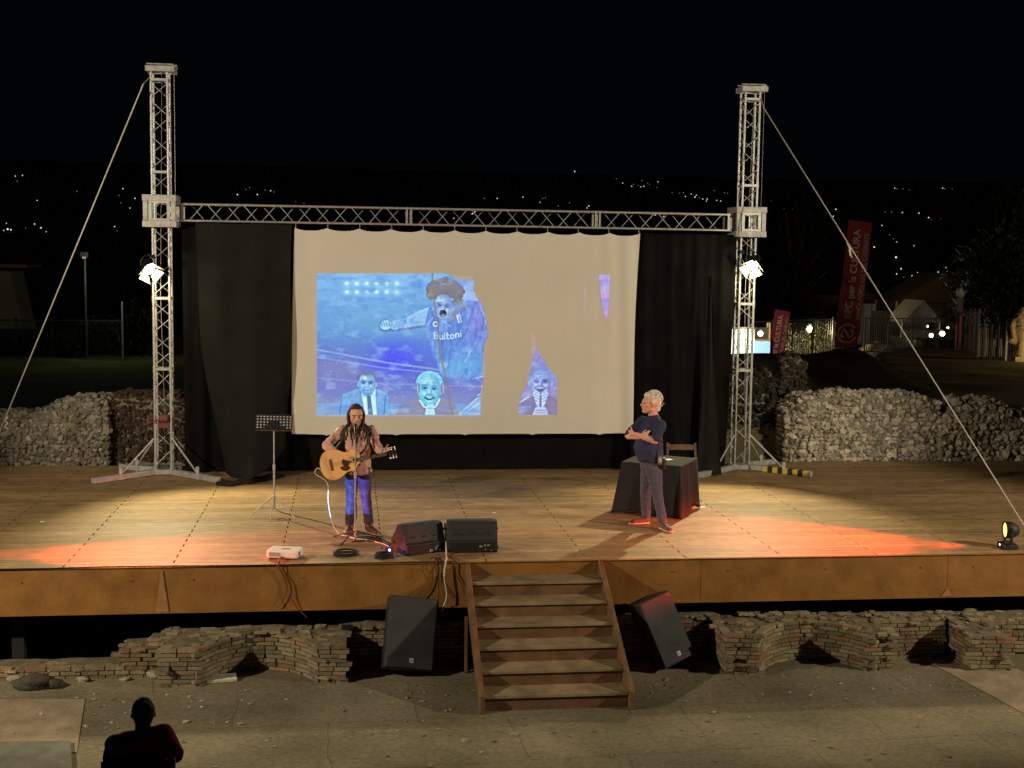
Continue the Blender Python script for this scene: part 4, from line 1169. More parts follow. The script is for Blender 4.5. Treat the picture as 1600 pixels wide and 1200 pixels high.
# ---- guitar: outline in its own plane (u along the neck, v across), thickness towards the player
gt = thing('acoustic_guitar', 'natural blond acoustic guitar with dark pickguard, held by the dreadlocked man', 'guitar', (0, 16.6, 1.0))
gO = V((-.165, 16.565, .975)); gu = V((.985, -.02, .20)).normalized(); gn = V((0.03, -.985, .17)); gn = (gn-gu*gn.dot(gu)).normalized(); gv = gn.cross(gu).normalized()
if gv.z < 0: gv = -gv
def G(u, v, n=0): return gO+gu*u+gv*v+gn*n
def outline():
    prof = [(-.205, 0), (-.200, .06), (-.178, .12), (-.14, .168), (-.085, .196), (-.02, .2), (.05, .178), (.11, .142), (.16, .126), (.205, .134), (.25, .146), (.29, .138), (.315, .105), (.325, .06), (.328, 0)]
    top = bez([V((u, v, 0)) for u, v in prof], 3)
    pts = [(p.x, p.y) for p in top]
    low = [(p.x, -p.y) for p in top]
    # cutaway in the lower upper-bout
    low2 = []
    for u, v in low:
        if u > .21: v = -abs(v)*(1-.62*sstep(.21, .30, u))
        low2.append((u, v))
    return pts + low2[::-1][1:-1]
OL = outline()
def plate(mb, pts, n0, n1, shade=1.0):
    k = len(pts); c0 = G(.05, 0, n0); c1 = G(.05, 0, n1)
    vs = [G(u, v, n0) for u, v in pts]+[G(u, v, n1) for u, v in pts]+[c0, c1]
    mb.add(vs, [(i, (i+1) % k, 2*k) for i in range(k)]+[(k+i, k+(i+1) % k, 2*k+1) for i in range(k)], shade)
    mb.add(vs[:2*k], [(i, (i+1) % k, k+(i+1) % k, k+i) for i in range(k)], shade, True)
TOPW = mat('spruce_top', (.82, .47, .18), .3, 0, .08, 6, 0, 30, spec=.5)
BRW = mat('mahogany', (.16, .06, .03), .35, 0, .2, 10)
b = MB(); plate(b, OL, -.088, -.003); bo = b.build('body', BRW, gt)
b = MB(); plate(b, [(u*.985, v*.985) for u, v in OL], -.002, .001); b.build('soundboard', TOPW, bo)
def disc(mb, u, v, r, n0, n1, seg=20, a0=0, a1=2*math.pi, r2=None):
    pts = [(u+r*math.cos(a0+(a1-a0)*k/seg), v+r*math.sin(a0+(a1-a0)*k/seg)) for k in range(seg)]
    k = seg; vs = [G(*p, n0) for p in pts]+[G(*p, n1) for p in pts]
    mb.add(vs, [(i, (i+1) % k, k+(i+1) % k, k+i) for i in range(k)]+[tuple(range(k, 2*k))])
b = MB(); disc(b, .135, 0, .056, .0, .0022); b.build('rosette', BRW, bo)
b = MB(); disc(b, .135, 0, .047, .0, .0034); b.build('sound_hole', MT['black'], bo)
b = MB(); pg = [(.06, -.045), (.10, -.042), (.15, -.052), (.175, -.07), (.165, -.10), (.12, -.118), (.075, -.10), (.045, -.065)]
k = len(pg); b.add([G(u, v, .001) for u, v in pg]+[G(u, v, .0028) for u, v in pg], [(i, (i+1) % k, k+(i+1) % k, k+i) for i in range(k)]+[tuple(range(k, 2*k))]); b.build('pickguard', mat('tortoiseshell', (.10, .035, .015), .25, 0, .4, 30), bo)
def gbox(mb, u0, u1, v0, v1, n0, n1, shade=1.0):
    vs = [G(u, v, n) for n in (n0, n1) for v in (v0, v1) for u in (u0, u1)]
    mb.add(vs, [(0, 2, 3, 1), (4, 5, 7, 6), (0, 1, 5, 4), (2, 6, 7, 3), (0, 4, 6, 2), (1, 3, 7, 5)], shade)
b = MB(); gbox(b, -.075, -.045, -.075, .075, .001, .011); b.build('bridge', BRW, bo)
b = MB(); gbox(b, .19, .665, -.024, .024, .002, .010); fb = b.build('fretboard', mat('rosewood', (.05, .028, .02), .5), gt)
b = MB()
for k in range(18): u = .665-.47*(1-.9439**(k+1)) *1.28; gbox(b, u-.0013, u+.0013, -.0235, .0235, .010, .0115)
for u in (.60, .54, .485, .435, .355): disc(b, u-.012, 0, .004, .010, .0106, 8)
b.build('fret', mat('pale_fret', (.6, .58, .5), .35, .3), fb)
b = MB(); gbox(b, .30, .672, -.021, .021, -.014, .0015); b.build('neck', BRW, gt)
b = MB(); hd = [(.668, -.022), (.69, -.036), (.80, -.040), (.815, -.02), (.805, 0), (.815, .02), (.80, .040), (.69, .036), (.668, .022)]
k = len(hd); b.add([G(u, v, -.018-(u-.668)*.2) for u, v in hd]+[G(u, v, -.002-(u-.668)*.2) for u, v in hd], [(i, (i+1) % k, k+(i+1) % k, k+i) for i in range(k)]+[tuple(range(k, 2*k)), tuple(range(k))[::-1]])
hs = b.build('headstock', mat('black_lacquer', (.02, .018, .016), .25), gt)
for sg in (-1, 1):
    for u in (.705, .745, .785):
        b = MB(); b.cyl(G(u, sg*.03, -.016), G(u, sg*.056, -.016), .004, seg=6); b.ico(G(u, sg*.066, -.016), .013, 2, 0, 1, True); b.cyl(G(u, sg*.02, -.012), G(u, sg*.02, .002), .004, seg=6)
        b.build('tuning_peg', mat('chrome', (.75, .72, .64), .25, .6), hs)
b = MB()
for k in range(6): v = (k-2.5)*.0085; b.cyl(G(-.06, v*1.15, .013), G(.668, v*.82, .013), .0009, seg=4, caps=False)
b.build('string', mat('bronze_string', (.6, .5, .3), .3, .7), gt)
# guitar lead
q0 = G(-.19, -.06, -.05); q = at_z(513, 748, 0)
b = MB(); b.tube(bez([q0, q0+V((-.06, .03, .04)), q0+V((-.09, .05, -.04)), (-.275, 16.62, .72), (-.262, 16.66, .45), (-.21, 16.72, .17), (-.12, 16.70, .03), (.0, 16.62, .008), (.08, 16.5, .008), (.33, 16.3, .008), (.5, 16.0, .01), (.48, 15.72, .01)], 10), .0065, 6)
tag(b.build('guitar_cable', MT['whitecable'], keep=True), 'thin pale lead hanging from the guitar body down to the stage floor', 'cable')

# ---- standing man with crossed arms
mp_ = thing('person', 'heavy white-haired man in a navy T-shirt standing with crossed arms beside the table, looking left', 'person', (4.14, 17.05, 0))
b = MB(); HC2 = V((4.10, 17.04, 1.70))
P2 = head(b, HC2, yaw=R_(-80), pitch=R_(-4), s=1.27)
limb(b, [(4.15, 17.06, 1.52), HC2+V((.02, 0, -.06))], [.068, .064])
hull(b, [((4.14, 17.05, 1.42), (.12, .17, .08)), ((4.10, 17.05, 1.15), (.15, .17, .12)), ((4.12, 17.05, .95), (.14, .16, .1))])
NS, NE, NH = V((4.205, 16.87, 1.43)), V((4.115, 16.795, 1.235)), V((3.86, 16.93, 1.305))
FS, FE, FH = V((4.03, 17.22, 1.43)), V((3.83, 17.17, 1.25)), V((3.93, 16.92, 1.265))
limb(b, [NS, NE, NH], [.062, .052, .034]); limb(b, [FS, FE, FH], [.062, .052, .034])
hand(b, NH, (-.55, .80, .05), (-.1, 0, 1), (.85, .3, 0), .55, 1.05)
hand(b, FH, (.55, -.75, .42), (.2, .1, .9), (.6, .7, .1), .35, 1.05)
for hy, kx, ky, ax, ay in ((16.96, 4.20, 16.93, 4.27, 16.86), (17.12, 4.09, 17.17, 4.12, 17.24)):
    limb(b, [(4.13, hy, .92), (kx, ky, .5), (ax, ay, .09)], [.09, .06, .045])
grown('body', b, MT['skin2'], mp_, .0085, 2)
eyes(P2, 1.05, mp_)
b = MB()   # T-shirt with a belly
hull(b, [((4.14, 17.05, 1.46), (.12, .19, .06)), ((4.10, 17.05, 1.28), (.175, .20, .1))])
hull(b, [((4.10, 17.05, 1.28), (.175, .20, .1)), ((4.08, 17.04, 1.10), (.205, .205, .1))])
hull(b, [((4.08, 17.04, 1.10), (.205, .205, .1)), ((4.11, 17.04, .94), (.185, .195, .05))])
hull(b, [((4.15, 17.06, 1.545), (.08, .09, .02)), ((4.15, 17.05, 1.47), (.11, .19, .035))])
limb(b, [NS, NS.lerp(NE, .82)], [.082, .075]); limb(b, [FS, FS.lerp(FE, .86)], [.088, .08])
NAVY = mat('navy_cotton', (.045, .052, .105), .9, 0, .15, 20, .25, 120, spec=.15)
grown('t_shirt', b, NAVY, mp_, .010, 2, .010, 9)
b = MB()   # grey-blue trousers
hull(b, [((4.12, 17.04, .93), (.165, .175, .04)), ((4.13, 17.05, .82), (.15, .175, .06))])
for hy, kx, ky, ax, ay in ((16.955, 4.195, 16.93, 4.265, 16.86), (17.12, 4.09, 17.17, 4.12, 17.24)):
    mx_, my_ = (4.13+kx)/2, (hy+ky)/2
    hull(b, [((4.13, hy, .86), (.13, .10, .06)), ((mx_, my_, .68), (.105, .088, .05))])
    hull(b, [((mx_, my_, .68), (.105, .088, .05)), ((kx, ky, .48), (.08, .072, .05))])
    hull(b, [((kx, ky, .48), (.08, .072, .05)), ((ax, ay, .11), (.066, .06, .03))])
grown('trousers', b, mat('grey_blue_trousers', (.105, .10, .14), .9, 0, .12, 20, .25, 120, spec=.15), mp_, .010, 3, .007, 10)
SH2 = mat('brown_shoe', (.11, .065, .05), .7, 0, .2, 20)
for ax, ay, tx, ty in ((4.27, 16.86, 4.31, 16.66), (4.12, 17.24, 3.92, 17.20)):
    b = MB(); hull(b, [((ax, ay, .055), (.05, .05, .045)), ((tx, ty, .04), (.05, .045, .03))]); hull(b, [((ax, ay, .1), .05), ((ax, ay, .06), .052)])
    s_ = grown('shoe', b, SH2, mp_, .008, 2)
    b = MB(); hull(b, [((ax+.02*(ax-tx), ay, .014), (.055, .053, .014)), ((tx, ty, .014), (.055, .05, .014))]); b.build('sole', mat('pale_sole', (.5, .42, .36), .7), s_)
b = MB()
hull(b, [(P2(0, .035, .065), .092), (P2(0, -.01, .085), .07)])
hull(b, [(P2(0, .055, .03), .085), (P2(0, .075, -.04), .055)])
hull(b, [(P2(0, -.055, .098), .036), (P2(0, -.01, .1), .055), (P2(.03, -.045, .095), .03), (P2(-.03, -.045, .095), .03)])
for sx in (-1, 1): hull(b, [(P2(.072*sx, -.012, .04), .022), (P2(.075*sx, -.008, .005), .012), (P2(.06*sx, .03, .06), .03)])
grown('hair', b, mat('white_hair', (.85, .82, .72), .8, 0, .15, 60, .6, 90), mp_, .009, 1, .006, 34)
hw_ = [c for c in mp_.children if c.name.startswith('hair')][0]
b = MB(); rr = random.Random(12)
for k in range(150):
    d_ = V((rr.gauss(0, 1), rr.gauss(.2, 1), abs(rr.gauss(.5, 1))*1.0-.15)).normalized()
    if d_.y < -.55 and d_.z < .62: continue
    r0 = .092
    c0 = V((0, .033, .062)) if d_.z > -.1 else V((0, .05, .02))
    p0 = c0+d_*r0*.9; tg = V((rr.uniform(-1, 1), rr.uniform(.2, 1.2), rr.uniform(-.6, .5))); tg = (tg-d_*tg.dot(d_)).normalized()
    p1 = c0+(d_*r0*1.03+tg*.014); p2 = c0+(d_*r0*1.02+tg*.028)
    b.tube([P2(*p0), P2(*p1), P2(*p2)], [.0055, .005, .0025], 5, rr.uniform(.85, 1.12))
b.build('hair_tuft', mat('white_curls', (.86, .83, .74), .8, shade=True), hw_)
b = MB(); b.box(V((4.20, 16.84, .955)), (.055, .035, .11)); b.box((4.20, 16.822, .965), (.044, .003, .06), shade=3.0); b.cyl((4.18, 16.84, 1.0), (4.18, 16.84, 1.08), .006); b.cyl((4.22, 16.84, 1.0), (4.225, 16.835, 1.10), .005)
tag(b.build('radio_transmitter', mat('grey_device', (.16, .155, .15), .45, shade=True)), 'small grey wireless transmitter clipped to the belt of the white-haired man', 'transmitter')
b = MB(); hull(b, [((4.245, 16.87, .95), (.05, .04, .05)), ((4.25, 16.88, .86), (.045, .035, .04))]); b.build('pocket_pouch', MT['black'], mp_)

# ---- seated spectator seen from behind
by = 9.6
ps = thing('person', 'seated spectator in a dark red jumper seen from behind at the lower left', 'person', (-1.6, by, -1.08))
b = MB(); HC3 = V(at_y(224, 1117, by+.05))
P3 = head(b, HC3, yaw=R_(188), pitch=R_(-8), s=1.05)
cx_, top = HC3.x-.0, HC3.z
Sl, Sr = V((HC3.x-.20, by-.02, top-.20)), V((HC3.x+.15, by-.02, top-.13))
limb(b, [(HC3.x-.01, by, top-.22), HC3+V((0, -.01, -.05))], [.062, .058])
hull(b, [((HC3.x-.01, by, top-.30), (.17, .09, .06)), ((HC3.x-.02, by, top-.75), (.15, .12, .08))])
El, Er = Sl+V((-.05, .02, -.28)), Sr+V((.085, .03, -.17))
Hl, Hr = El+V((.14, .22, -.02)), Er+V((-.12, .20, -.05))
limb(b, [Sl, El, Hl], [.055, .045, .03]); limb(b, [Sr, Er, Hr], [.055, .045, .03])
hand(b, Hl, (.5, .8, -.1), (.8, -.5, .2), (0, 0, -1), .4); hand(b, Hr, (-.7, .6, -.1), (0, .2, .9), (-.6, -.5, 0), .5)
for sx in (-1, 1):
    limb(b, [(HC3.x+.1*sx, by, top-.82), (HC3.x+.14*sx, by+.45, top-.80), (HC3.x+.14*sx, by+.48, top-1.27)], [.085, .06, .045])
    hull(b, [((HC3.x+.14*sx, by+.48, top-1.33), .05), ((HC3.x+.15*sx, by+.64, top-1.35), .035)])
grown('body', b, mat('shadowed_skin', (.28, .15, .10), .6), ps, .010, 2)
b = MB()
hull(b, [(Sl, .075), (Sr, .075), ((HC3.x-.01, by, top-.145), (.09, .07, .03))])
hull(b, [(Sl, .08), (Sr, .08), ((HC3.x-.02, by, top-.80), (.19, .14, .06))])
limb(b, [Sl, El, El.lerp(Hl, .8)], [.078, .065, .05]); limb(b, [Sr, Er, Er.lerp(Hr, .8)], [.085, .068, .05])
grown('jumper', b, mat('dark_red_wool', (.26, .022, .028), .95, 0, .2, 30, .4, 100, spec=.1), ps, .012, 3, .008, 10)
b = MB()
for sx in (-1, 1):
    limb(b, [(HC3.x+.1*sx, by, top-.82), (HC3.x+.14*sx, by+.45, top-.80), (HC3.x+.14*sx, by+.48, top-1.2)], [.1, .08, .065])
hull(b, [((HC3.x, by, top-.82), (.18, .13, .09)), ((HC3.x, by+.1, top-.82), (.17, .12, .08))])
grown('trousers', b, mat('black_trousers', (.02, .02, .025), .9), ps, .014, 2)
b = MB(); hull(b, [(P3(0, .03, .05), .090), (P3(0, .0, .065), .078)]); hull(b, [(P3(0, .05, .03), .083), (P3(0, .07, -.05), .05)])
grown('hair', b, mat('short_dark_hair', (.03, .026, .02), .8, 0, .3, 60, .5, 120), ps, .009, 1, .003, 50)
gzs = -1.2
pc = thing('folding_chair', 'black chair under the seated spectator at the bottom edge', 'chair', (HC3.x, by, gzs))
b = MB(); b.prism([(HC3.x-.22, top-.75), (HC3.x+.20, top-.75), (HC3.x+.205, top-.30), (HC3.x+.19, top-.265), (HC3.x-.21, top-.265), (HC3.x-.225, top-.30)], by-.155, by-.13, 'y'); b.build('backrest', MT['black'], pc, bevel=.008)
b = MB(); b.box((HC3.x-.01, by+.08, top-.93), (.44, .42, .03)); b.build('seat', MT['black'], pc, bevel=.006)
for sx in (-1, 1):
    b = MB(); b.box((HC3.x+.245*sx-.01, by-.14, top-.33), (.045, .05, .12)); b.build('armrest_knob', MT['black'], pc, bevel=.008)
for sx in (-1, 1):
    for a, q in (((by-.14, top-.40), (by-.2, gzs)), ((by+.27, top-.93), (by+.32, gzs))):
        b = MB(); b.cyl((HC3.x+.235*sx-.01, a[0], a[1]), (HC3.x+.235*sx-.01, q[0], q[1]), .013); b.build('leg', MT['steel'], pc)
# ================================================================ STAGE EQUIPMENT
# music stand
t = thing('music_stand', 'black perforated music stand on a tripod, left of the guitarist', 'music stand', (-1.04, 18.05, 0))
c = V((-1.04, 18.08, 0))
b = MB(); b.cyl(c+V((0, 0, .12)), c+V((0, 0, .70)), .014); b.cyl(c+V((0, 0, .68)), c+V((0, 0, 1.27)), .010); b.cyl(c+V((0, 0, .66)), c+V((0, 0, .73)), .02); b.build('pole', MT['steel'], t)
for a in (200, 325, 265):
    b = MB(); d = V((math.cos(R_(a)), math.sin(R_(a)), 0)); b.cyl(c+V((0, 0, .30)), c+d*.36+V((0, 0, .012)), .009); b.cyl(c+V((0, 0, .12)), c+d*.2+V((0, 0, .14)), .006); b.build('leg', MT['steel'], t)
b = MB(); cz = 1.335; W_, H_ = .50, .21
ang = R_(-28)   # tilted back; we see its rear
rot = Matrix.Rotation(ang, 3, 'X') @ Matrix.Rotation(R_(1.5), 3, 'Y')
def DP(x, z, y=0): return c+V((0, 0, cz))+rot @ V((x, y, z))
for k in range(5+1):
    z = -H_/2+H_*k/5; b.bar(DP(-W_/2, z), DP(W_/2, z), .004, .016 if 0 < k < 5 else .022, up=rot @ V((0, 0, 1)))
for k in range(11+1):
    x = -W_/2+W_*k/11; b.bar(DP(x, -H_/2), DP(x, H_/2), .004 , .018, up=rot @ V((1, 0, 0)))
b.box(DP(0, -H_/2-.005, .03), (W_, .07, .006), rot)
b.box(DP(0, -.05, -.012), (.13, .008, .11), rot); b.bar(DP(-.14, -.08, -.01), DP(.14, -.08, -.01), .012, .02)
for sx in (-1, 1): b.bar(DP(.02*sx, -.10, -.02), DP(.12*sx, -.02, -.015), .012, .012)
b.build('desk', MT['black'], t)
b = MB(); b.box(DP(0, 0, .012), (W_*.96, .002, H_*.9), rot); ps_ = tag(b.build('sheet_music', MT['paper']), 'white sheet lying on the music stand, seen through its holes', 'sheet music')
# microphone stand and microphone
t = thing('microphone_stand', 'straight microphone stand on a low folding tripod in front of the guitarist', 'microphone stand', (.08, 16.38, 0))
c = V((.085, 16.40, 0))
b = MB(); b.cyl(c+V((0, 0, .06)), c+V((0, 0, .85)), .011); b.cyl(c+V((0, 0, .8)), c+V((0, 0, 1.405)), .008); b.cyl(c+V((0, 0, .82)), c+V((0, 0, .9)), .017); b.cyl(c+V((0, 0, .1)), c+V((0, 0, .17)), .02); b.build('pole', MT['steel'], t)
for a, l in ((238, .34), (20, .36), (140, .36)):
    b = MB(); d = V((math.cos(R_(a)), math.sin(R_(a)), 0)); b.cyl(c+V((0, 0, .13)), c+d*l+V((0, 0, .014)), .009); b.cyl(c+d*(l-.04)+V((0, 0, .02)), c+d*l+V((0, 0, .012)), .013); b.build('leg', MT['black'], t)
t = thing('microphone', 'black vocal microphone clipped on the stand at the mouth of the guitarist', 'microphone', (.085, 16.42, 1.42))
b = MB(); m0 = c+V((0, -.03, 1.39)); m1 = c+V((0, .10, 1.475)); dd = (m1-m0).normalized()
b.cyl(m0, m1, .012, .019, seg=10); b.build('handle', MT['black'], t)
b = MB(); b.ico(m1+dd*.018, .026, 2, 0, 1, True); b.build('grille', MT['grille'], t)
b = MB(); b.tube(bez([m0, m0+V((.0, -.03, -.05)), c+V((.02, -.02, 1.1)), c+V((-.015, .01, .8)), c+V((.02, -.01, .4)), c+V((.0, .03, .1)), (.2, 16.5, .01), (.35, 16.42, .01), (.42, 16.2, .01), (.55, 16.02, .01)], 10), .005)
tag(b.build('microphone_cable', MT['rubber'], keep=True), 'black cable running down the microphone stand to the floor', 'cable')
# long lead on the floor behind
b = MB(); b.tube(bez([at_z(424, 788, .01), at_z(440, 800, .01), at_z(500, 815, .01), at_z(560, 832, .01), at_z(590, 838, .01), at_z(612, 852, .01)], 10), .006)
tag(b.build('stage_cable', MT['rubber'], keep=True), 'black lead lying across the deck from the music stand to the monitors', 'cable')
b = MB(); rr = random.Random(8)
pts = [V((.25+.28*math.sin(i*1.3)*(.4+.03*i), 16.45+.16*math.cos(i*1.7), .010)) for i in range(14)]
b.tube(bez(pts, 8), .006)
tag(b.build('stage_cable', MT['rubber'], keep=True), 'tangle of black cable on the deck at the feet of the guitarist', 'cable')

# projector
t = thing('projector', 'small white projector standing on the front edge of the stage', 'projector', (-.77, 15.50, 0))
rot = Matrix.Rotation(R_(-14), 3, 'Z')
pc0 = V((-.765, 15.50, 0))
b = MB(); b.box(pc0+V((0, 0, .066)), (.38, .27, .095), rot); b.build('body', MT['white'], t, bevel=.018)
b = MB()
for k in range(9): b.box(pc0+rot @ V((-.15+.016*k, -.136, .065)), (.007, .004, .05), rot)
for k in range(6): b.box(pc0+rot @ V((.191, -.08+.016*k, .065)), (.004, .007, .05), rot)
b.box(pc0+rot @ V((.02, -.02, .1145)), (.10, .06, .003), rot)
b.build('vent', mat('grey_vent', (.2, .2, .19), .6), t)
b = MB(); b.cyl(pc0+rot @ V((.07, .12, .075)), pc0+rot @ V((.07, .155, .077)), .035, seg=16); b.build('lens', MT['black'], t)
b = MB()
for sx in (-1, 1):
    for sy in (-1, 1): b.cyl(pc0+rot @ V((.15*sx, .1*sy, 0)), pc0+rot @ V((.15*sx, .1*sy, .025)), .014)
b.build('foot', MT['black'], t)
for k, (pts, lab) in enumerate((([(430, 878), (437, 890), (448, 915), (444, 935), (432, 952)], 'left'), ([(434, 878), (441, 895), (452, 912), (456, 935), (466, 952), (480, 965)], 'right'))):
    P_ = [pc0+V((-.03+.02*k, -.13, .04))]+[V(at_y(a, bb, SY-.05-.01*k)) for a, bb in pts]
    b = MB(); b.tube(bez(P_, 8), .006)
    tag(b.build('hanging_cable', mat('red_brown_cable', (.16, .03, .015), .6), keep=True), 'dark red cable hanging from the projector, %s of the pair' % lab, 'cable', 'dark red cables hanging from the projector')

# coils of cable
for (px, py, r, lab) in ((541, 868, .135, 'larger coil of black cable on the stage edge in front of the microphone stand'), (600, 872, .10, 'smaller coil of black cable on the stage edge left of the first monitor')):
    p = at_z(px, py, 0); b = MB()
    rr = random.Random(px)
    pts = []
    for i in range(26*6):
        a = i/26*2*math.pi; q = r*(1-.08*(i//26 % 3)) + .006*math.sin(i*.7)
        pts.append(V((p[0]+q*math.cos(a)*1.15, p[1]+q*math.sin(a)*.8, .012+.011*(i//26)+.004*math.sin(i*.31))))
    b.tube(pts, .0075)
    tag(b.build('cable_coil', MT['rubber']), lab, 'cable coil', 'coils of cable on the stage edge')
# small box with a blue light
p = at_z(608, 866, 0)
t = thing('junction_box', 'small black box with a glowing blue light beside the first monitor', 'junction box', tuple(p))
b = MB(); b.box((p[0], p[1]+.03, .04), (.09, .07, .08)); b.build('body', MT['black'], t, bevel=.006)
b = MB(); b.ico((p[0]+.005, p[1]-.012, .055), .014, 2, 0, 1, True); b.build('blue_light', mat('blue_led', (.1, .1, .9), .4, emit=(.25, .3, 1.0), estr=14), t)
point('blue_led_light', (p[0]+.0, p[1]-.05, .065), .35, (.15, .2, 1.0), .01)

# wedge monitors
def wedge(c, yaw, w, d, h, label):
    t = thing('monitor_speaker', label, 'stage monitor', tuple(c), 'wedge monitors on the stage edge')
    rot = Matrix.Rotation(yaw, 3, 'Z')
    def add(mb, poly, x0, x1):
        tmp = MB(); tmp.prism(poly, x0, x1, 'x'); mb.add([V(c)+rot @ V(v) for v in tmp.v], tmp.f)
    prof = [(-d/2+.04, .0), (-d/2, .03), (-d/2, h*.36), (-d/2+.03, h*.42), (-d/2+.10, h*.97), (-d/2+.14, h), (.03, h), (d/2, h*.38), (d/2, .0)]
    mb = MB(); add(mb, prof, -w/2+.012, w/2-.012); bd = mb.build('cabinet', MT['plastic'], t, bevel=.006)
    for sx in (-1, 1):
        mb = MB(); add(mb, [(a*1.0, z) for a, z in prof], sx*w/2-.014, sx*w/2+.014)
        bb = mb.build('side_panel', MT['plastic'], t, bevel=.005)
        m2 = MB(); tmp = MB(); tmp.box((sx*(w/2+.016), -.02, h*.52), (.006, .11, .03)); tmp.cyl((sx*(w/2+.01), .12, h*.35), (sx*(w/2+.026), .12, h*.35), .022); tmp.cyl((sx*(w/2+.01), -.12, h*.75), (sx*(w/2+.026), -.12, h*.75), .014); tmp.cyl((sx*(w/2+.01), -.14, h*.14), (sx*(w/2+.03), -.14, h*.14), .02)
        m2.add([V(c)+rot @ V(v) for v in tmp.v], tmp.f); m2.build('handle', MT['black'], bb)
    tmp = MB(); tmp.box((0, -d/2-.002, h*.19), (w*.90, .006, h*.30))
    for k in range(3): tmp.cyl((-w*.28+k*w*.28, -d/2+.02, h*.62), (-w*.28+k*w*.28, -d/2+.035, h*.62), .010)
    mb = MB(); mb.add([V(c)+rot @ V(v) for v in tmp.v], tmp.f); mb.build('rear_panel', MT['black'], t)
    tmp = MB(); rr = random.Random(int(c[0]*100))
    for k in range(9):
        x = w*.05+rr.random()*w*.34; z = h*.07+rr.random()*h*.22
        tmp.cyl((x, -d/2-.012, z), (x, -d/2-.004, z), rr.uniform(.005, .011))
    mb = MB(); mb.add([V(c)+rot @ V(v) for v in tmp.v], tmp.f); mb.build('socket', MT['steel'], t)
    # grille towards the performer
    tmp = MB(); a, bq = (.035, h-.002), (d/2-.004, h*.40)
    nx_, nz_ = (bq[1]-a[1]), -(bq[0]-a[0]); L_ = math.hypot(nx_, nz_); nx_, nz_ = -nx_/L_*.006, -nz_/L_*.006
    tmp.prism([(a[0], a[1]), (bq[0], bq[1]), (bq[0]+nx_, bq[1]+nz_), (a[0]+nx_, a[1]+nz_)], -w/2+.03, w/2-.03, 'x')
    mb = MB(); mb.add([V(c)+rot @ V(v) for v in tmp.v], tmp.f); mb.build('grille', MT['grille'], t)
    return t
wedge((.87, 15.76, 0), R_(27), .54, .40, .36, 'wedge monitor turned slightly so that its left side shows, next to the microphone stand')
wedge((1.535, 15.80, 0), R_(-1), .60, .42, .385, 'wedge monitor standing square to the stage edge left above the stairs')
# pale connector bar between the monitors and the white lead
b = MB(); b.cyl(at_y(695, 815, 15.95), at_y(697, 850, 15.9), .014); tag(b.build('pale_tube', MT['white']), 'short pale tube standing between the two monitors', 'tube')
P_ = [V(at_y(697, 846, 15.7)), V(at_y(697, 866, 15.45)), V(at_y(698, 872, 15.14)), V(at_y(696, 880, 15.08)), V(at_y(694, 900, 15.06)), V(at_y(698, 930, 15.06)), V(at_y(693, 948, 15.05)), V(at_y(690, 958, 15.03))]
b = MB(); b.tube(bez(P_, 8), .009); tag(b.build('power_lead', MT['whitecable'], keep=True), 'white lead hanging from the stage between the monitors', 'cable')
p = at_y(689, 966, 15.03); b = MB(); b.box(p, (.05, .05, .09)); b.cyl(V(p)+V((0, 0, .04)), V(p)+V((0, 0, .09)), .02)
b.box(V(p)+V((.0, 0, -.065)), (.07, .05, .04)); tag(b.build('power_plug', MT['plastic'], bevel=.004), 'dark plug and socket at the lower end of the white lead', 'plug')
for pts, lab in (([(674, 876), (676, 905), (668, 925), (650, 945)], 'left of the white lead, curving left'), ([(680, 876), (684, 900), (694, 915), (708, 935)], 'just left of the white lead, curving right'), ([(706, 874), (712, 895), (722, 915), (726, 930)], 'just left of the stair stringer')):
    b = MB(); b.tube(bez([V(at_z(pts[0][0]+2, 870, .012))]+[V(at_y(x_, y_, SY-.045)) for x_, y_ in pts], 8), .005)
    tag(b.build('hanging_cable', mat('rust_cable', (.09, .03, .012), .6), keep=True), 'thin dark cable hanging over the rusty edge '+lab, 'cable')

# big loudspeakers leaning on the brick wall
def sub(quad_b, yaw, roll, tilt, c, w, h, d, label):
    t = thing('loudspeaker', label, 'loudspeaker', tuple(c), 'large loudspeakers leaning on the brick wall')
    rot = Matrix.Rotation(yaw, 3, 'Z') @ Matrix.Rotation(roll, 3, 'Y') @ Matrix.Rotation(tilt, 3, 'X')
    def T(mb, tmp): mb.add([V(c)+rot @ V(v) for v in tmp.v], tmp.f); return mb
    # plan: wide front, narrower back (y to the rear)
    tmp = MB(); tmp.prism([(-w/2, -d/2+.03), (w/2, -d/2+.03), (w/2, 0), (w/2*.62, d/2), (-w/2*.62, d/2), (-w/2, 0)], 0, h)
    bd = T(MB(), tmp).build('cabinet', MT['plastic'], t, bevel=.012)
    tmp = MB(); tmp.prism([(-w/2+.008, -d/2+.03), (-w/2+.02, -d/2), (w/2-.02, -d/2), (w/2-.008, -d/2+.03)], .012, h-.012)
    T(MB(), tmp).build('grille', MT['grille'], t, bevel=.006)
    tmp = MB(); tmp.box((.02, -d/2-.003, .10), (.045, .004, .05)); bb = T(MB(), tmp)
    bd2 = bb.build('badge', mat('pale_badge', (.6, .6, .55), .5), t)
    tmp = MB(); tmp.box((.02, -d/2-.0065, .107), (.022, .003, .006)); tmp.box((.012, -d/2-.0065, .10), (.006, .003, .018)); tmp.box((.028, -d/2-.0065, .094), (.006, .003, .016)); tmp.box((.02, -d/2-.0065, .088), (.022, .003, .005))
    T(MB(), tmp).build('emblem', MT['black'], bd2)
    for sx in (-1, 1):
        tmp = MB(); tmp.box((sx*(w/2+.002), -.06, h*.55), (.008, .05, .16)); T(MB(), tmp).build('handle', MT['black'], t, bevel=.003)
    return t
sub(None, R_(6), R_(9), R_(-24), (.66, 14.56, -1.15), .58, .84, .42, 'large black loudspeaker leaning on the brick wall left of the stairs')
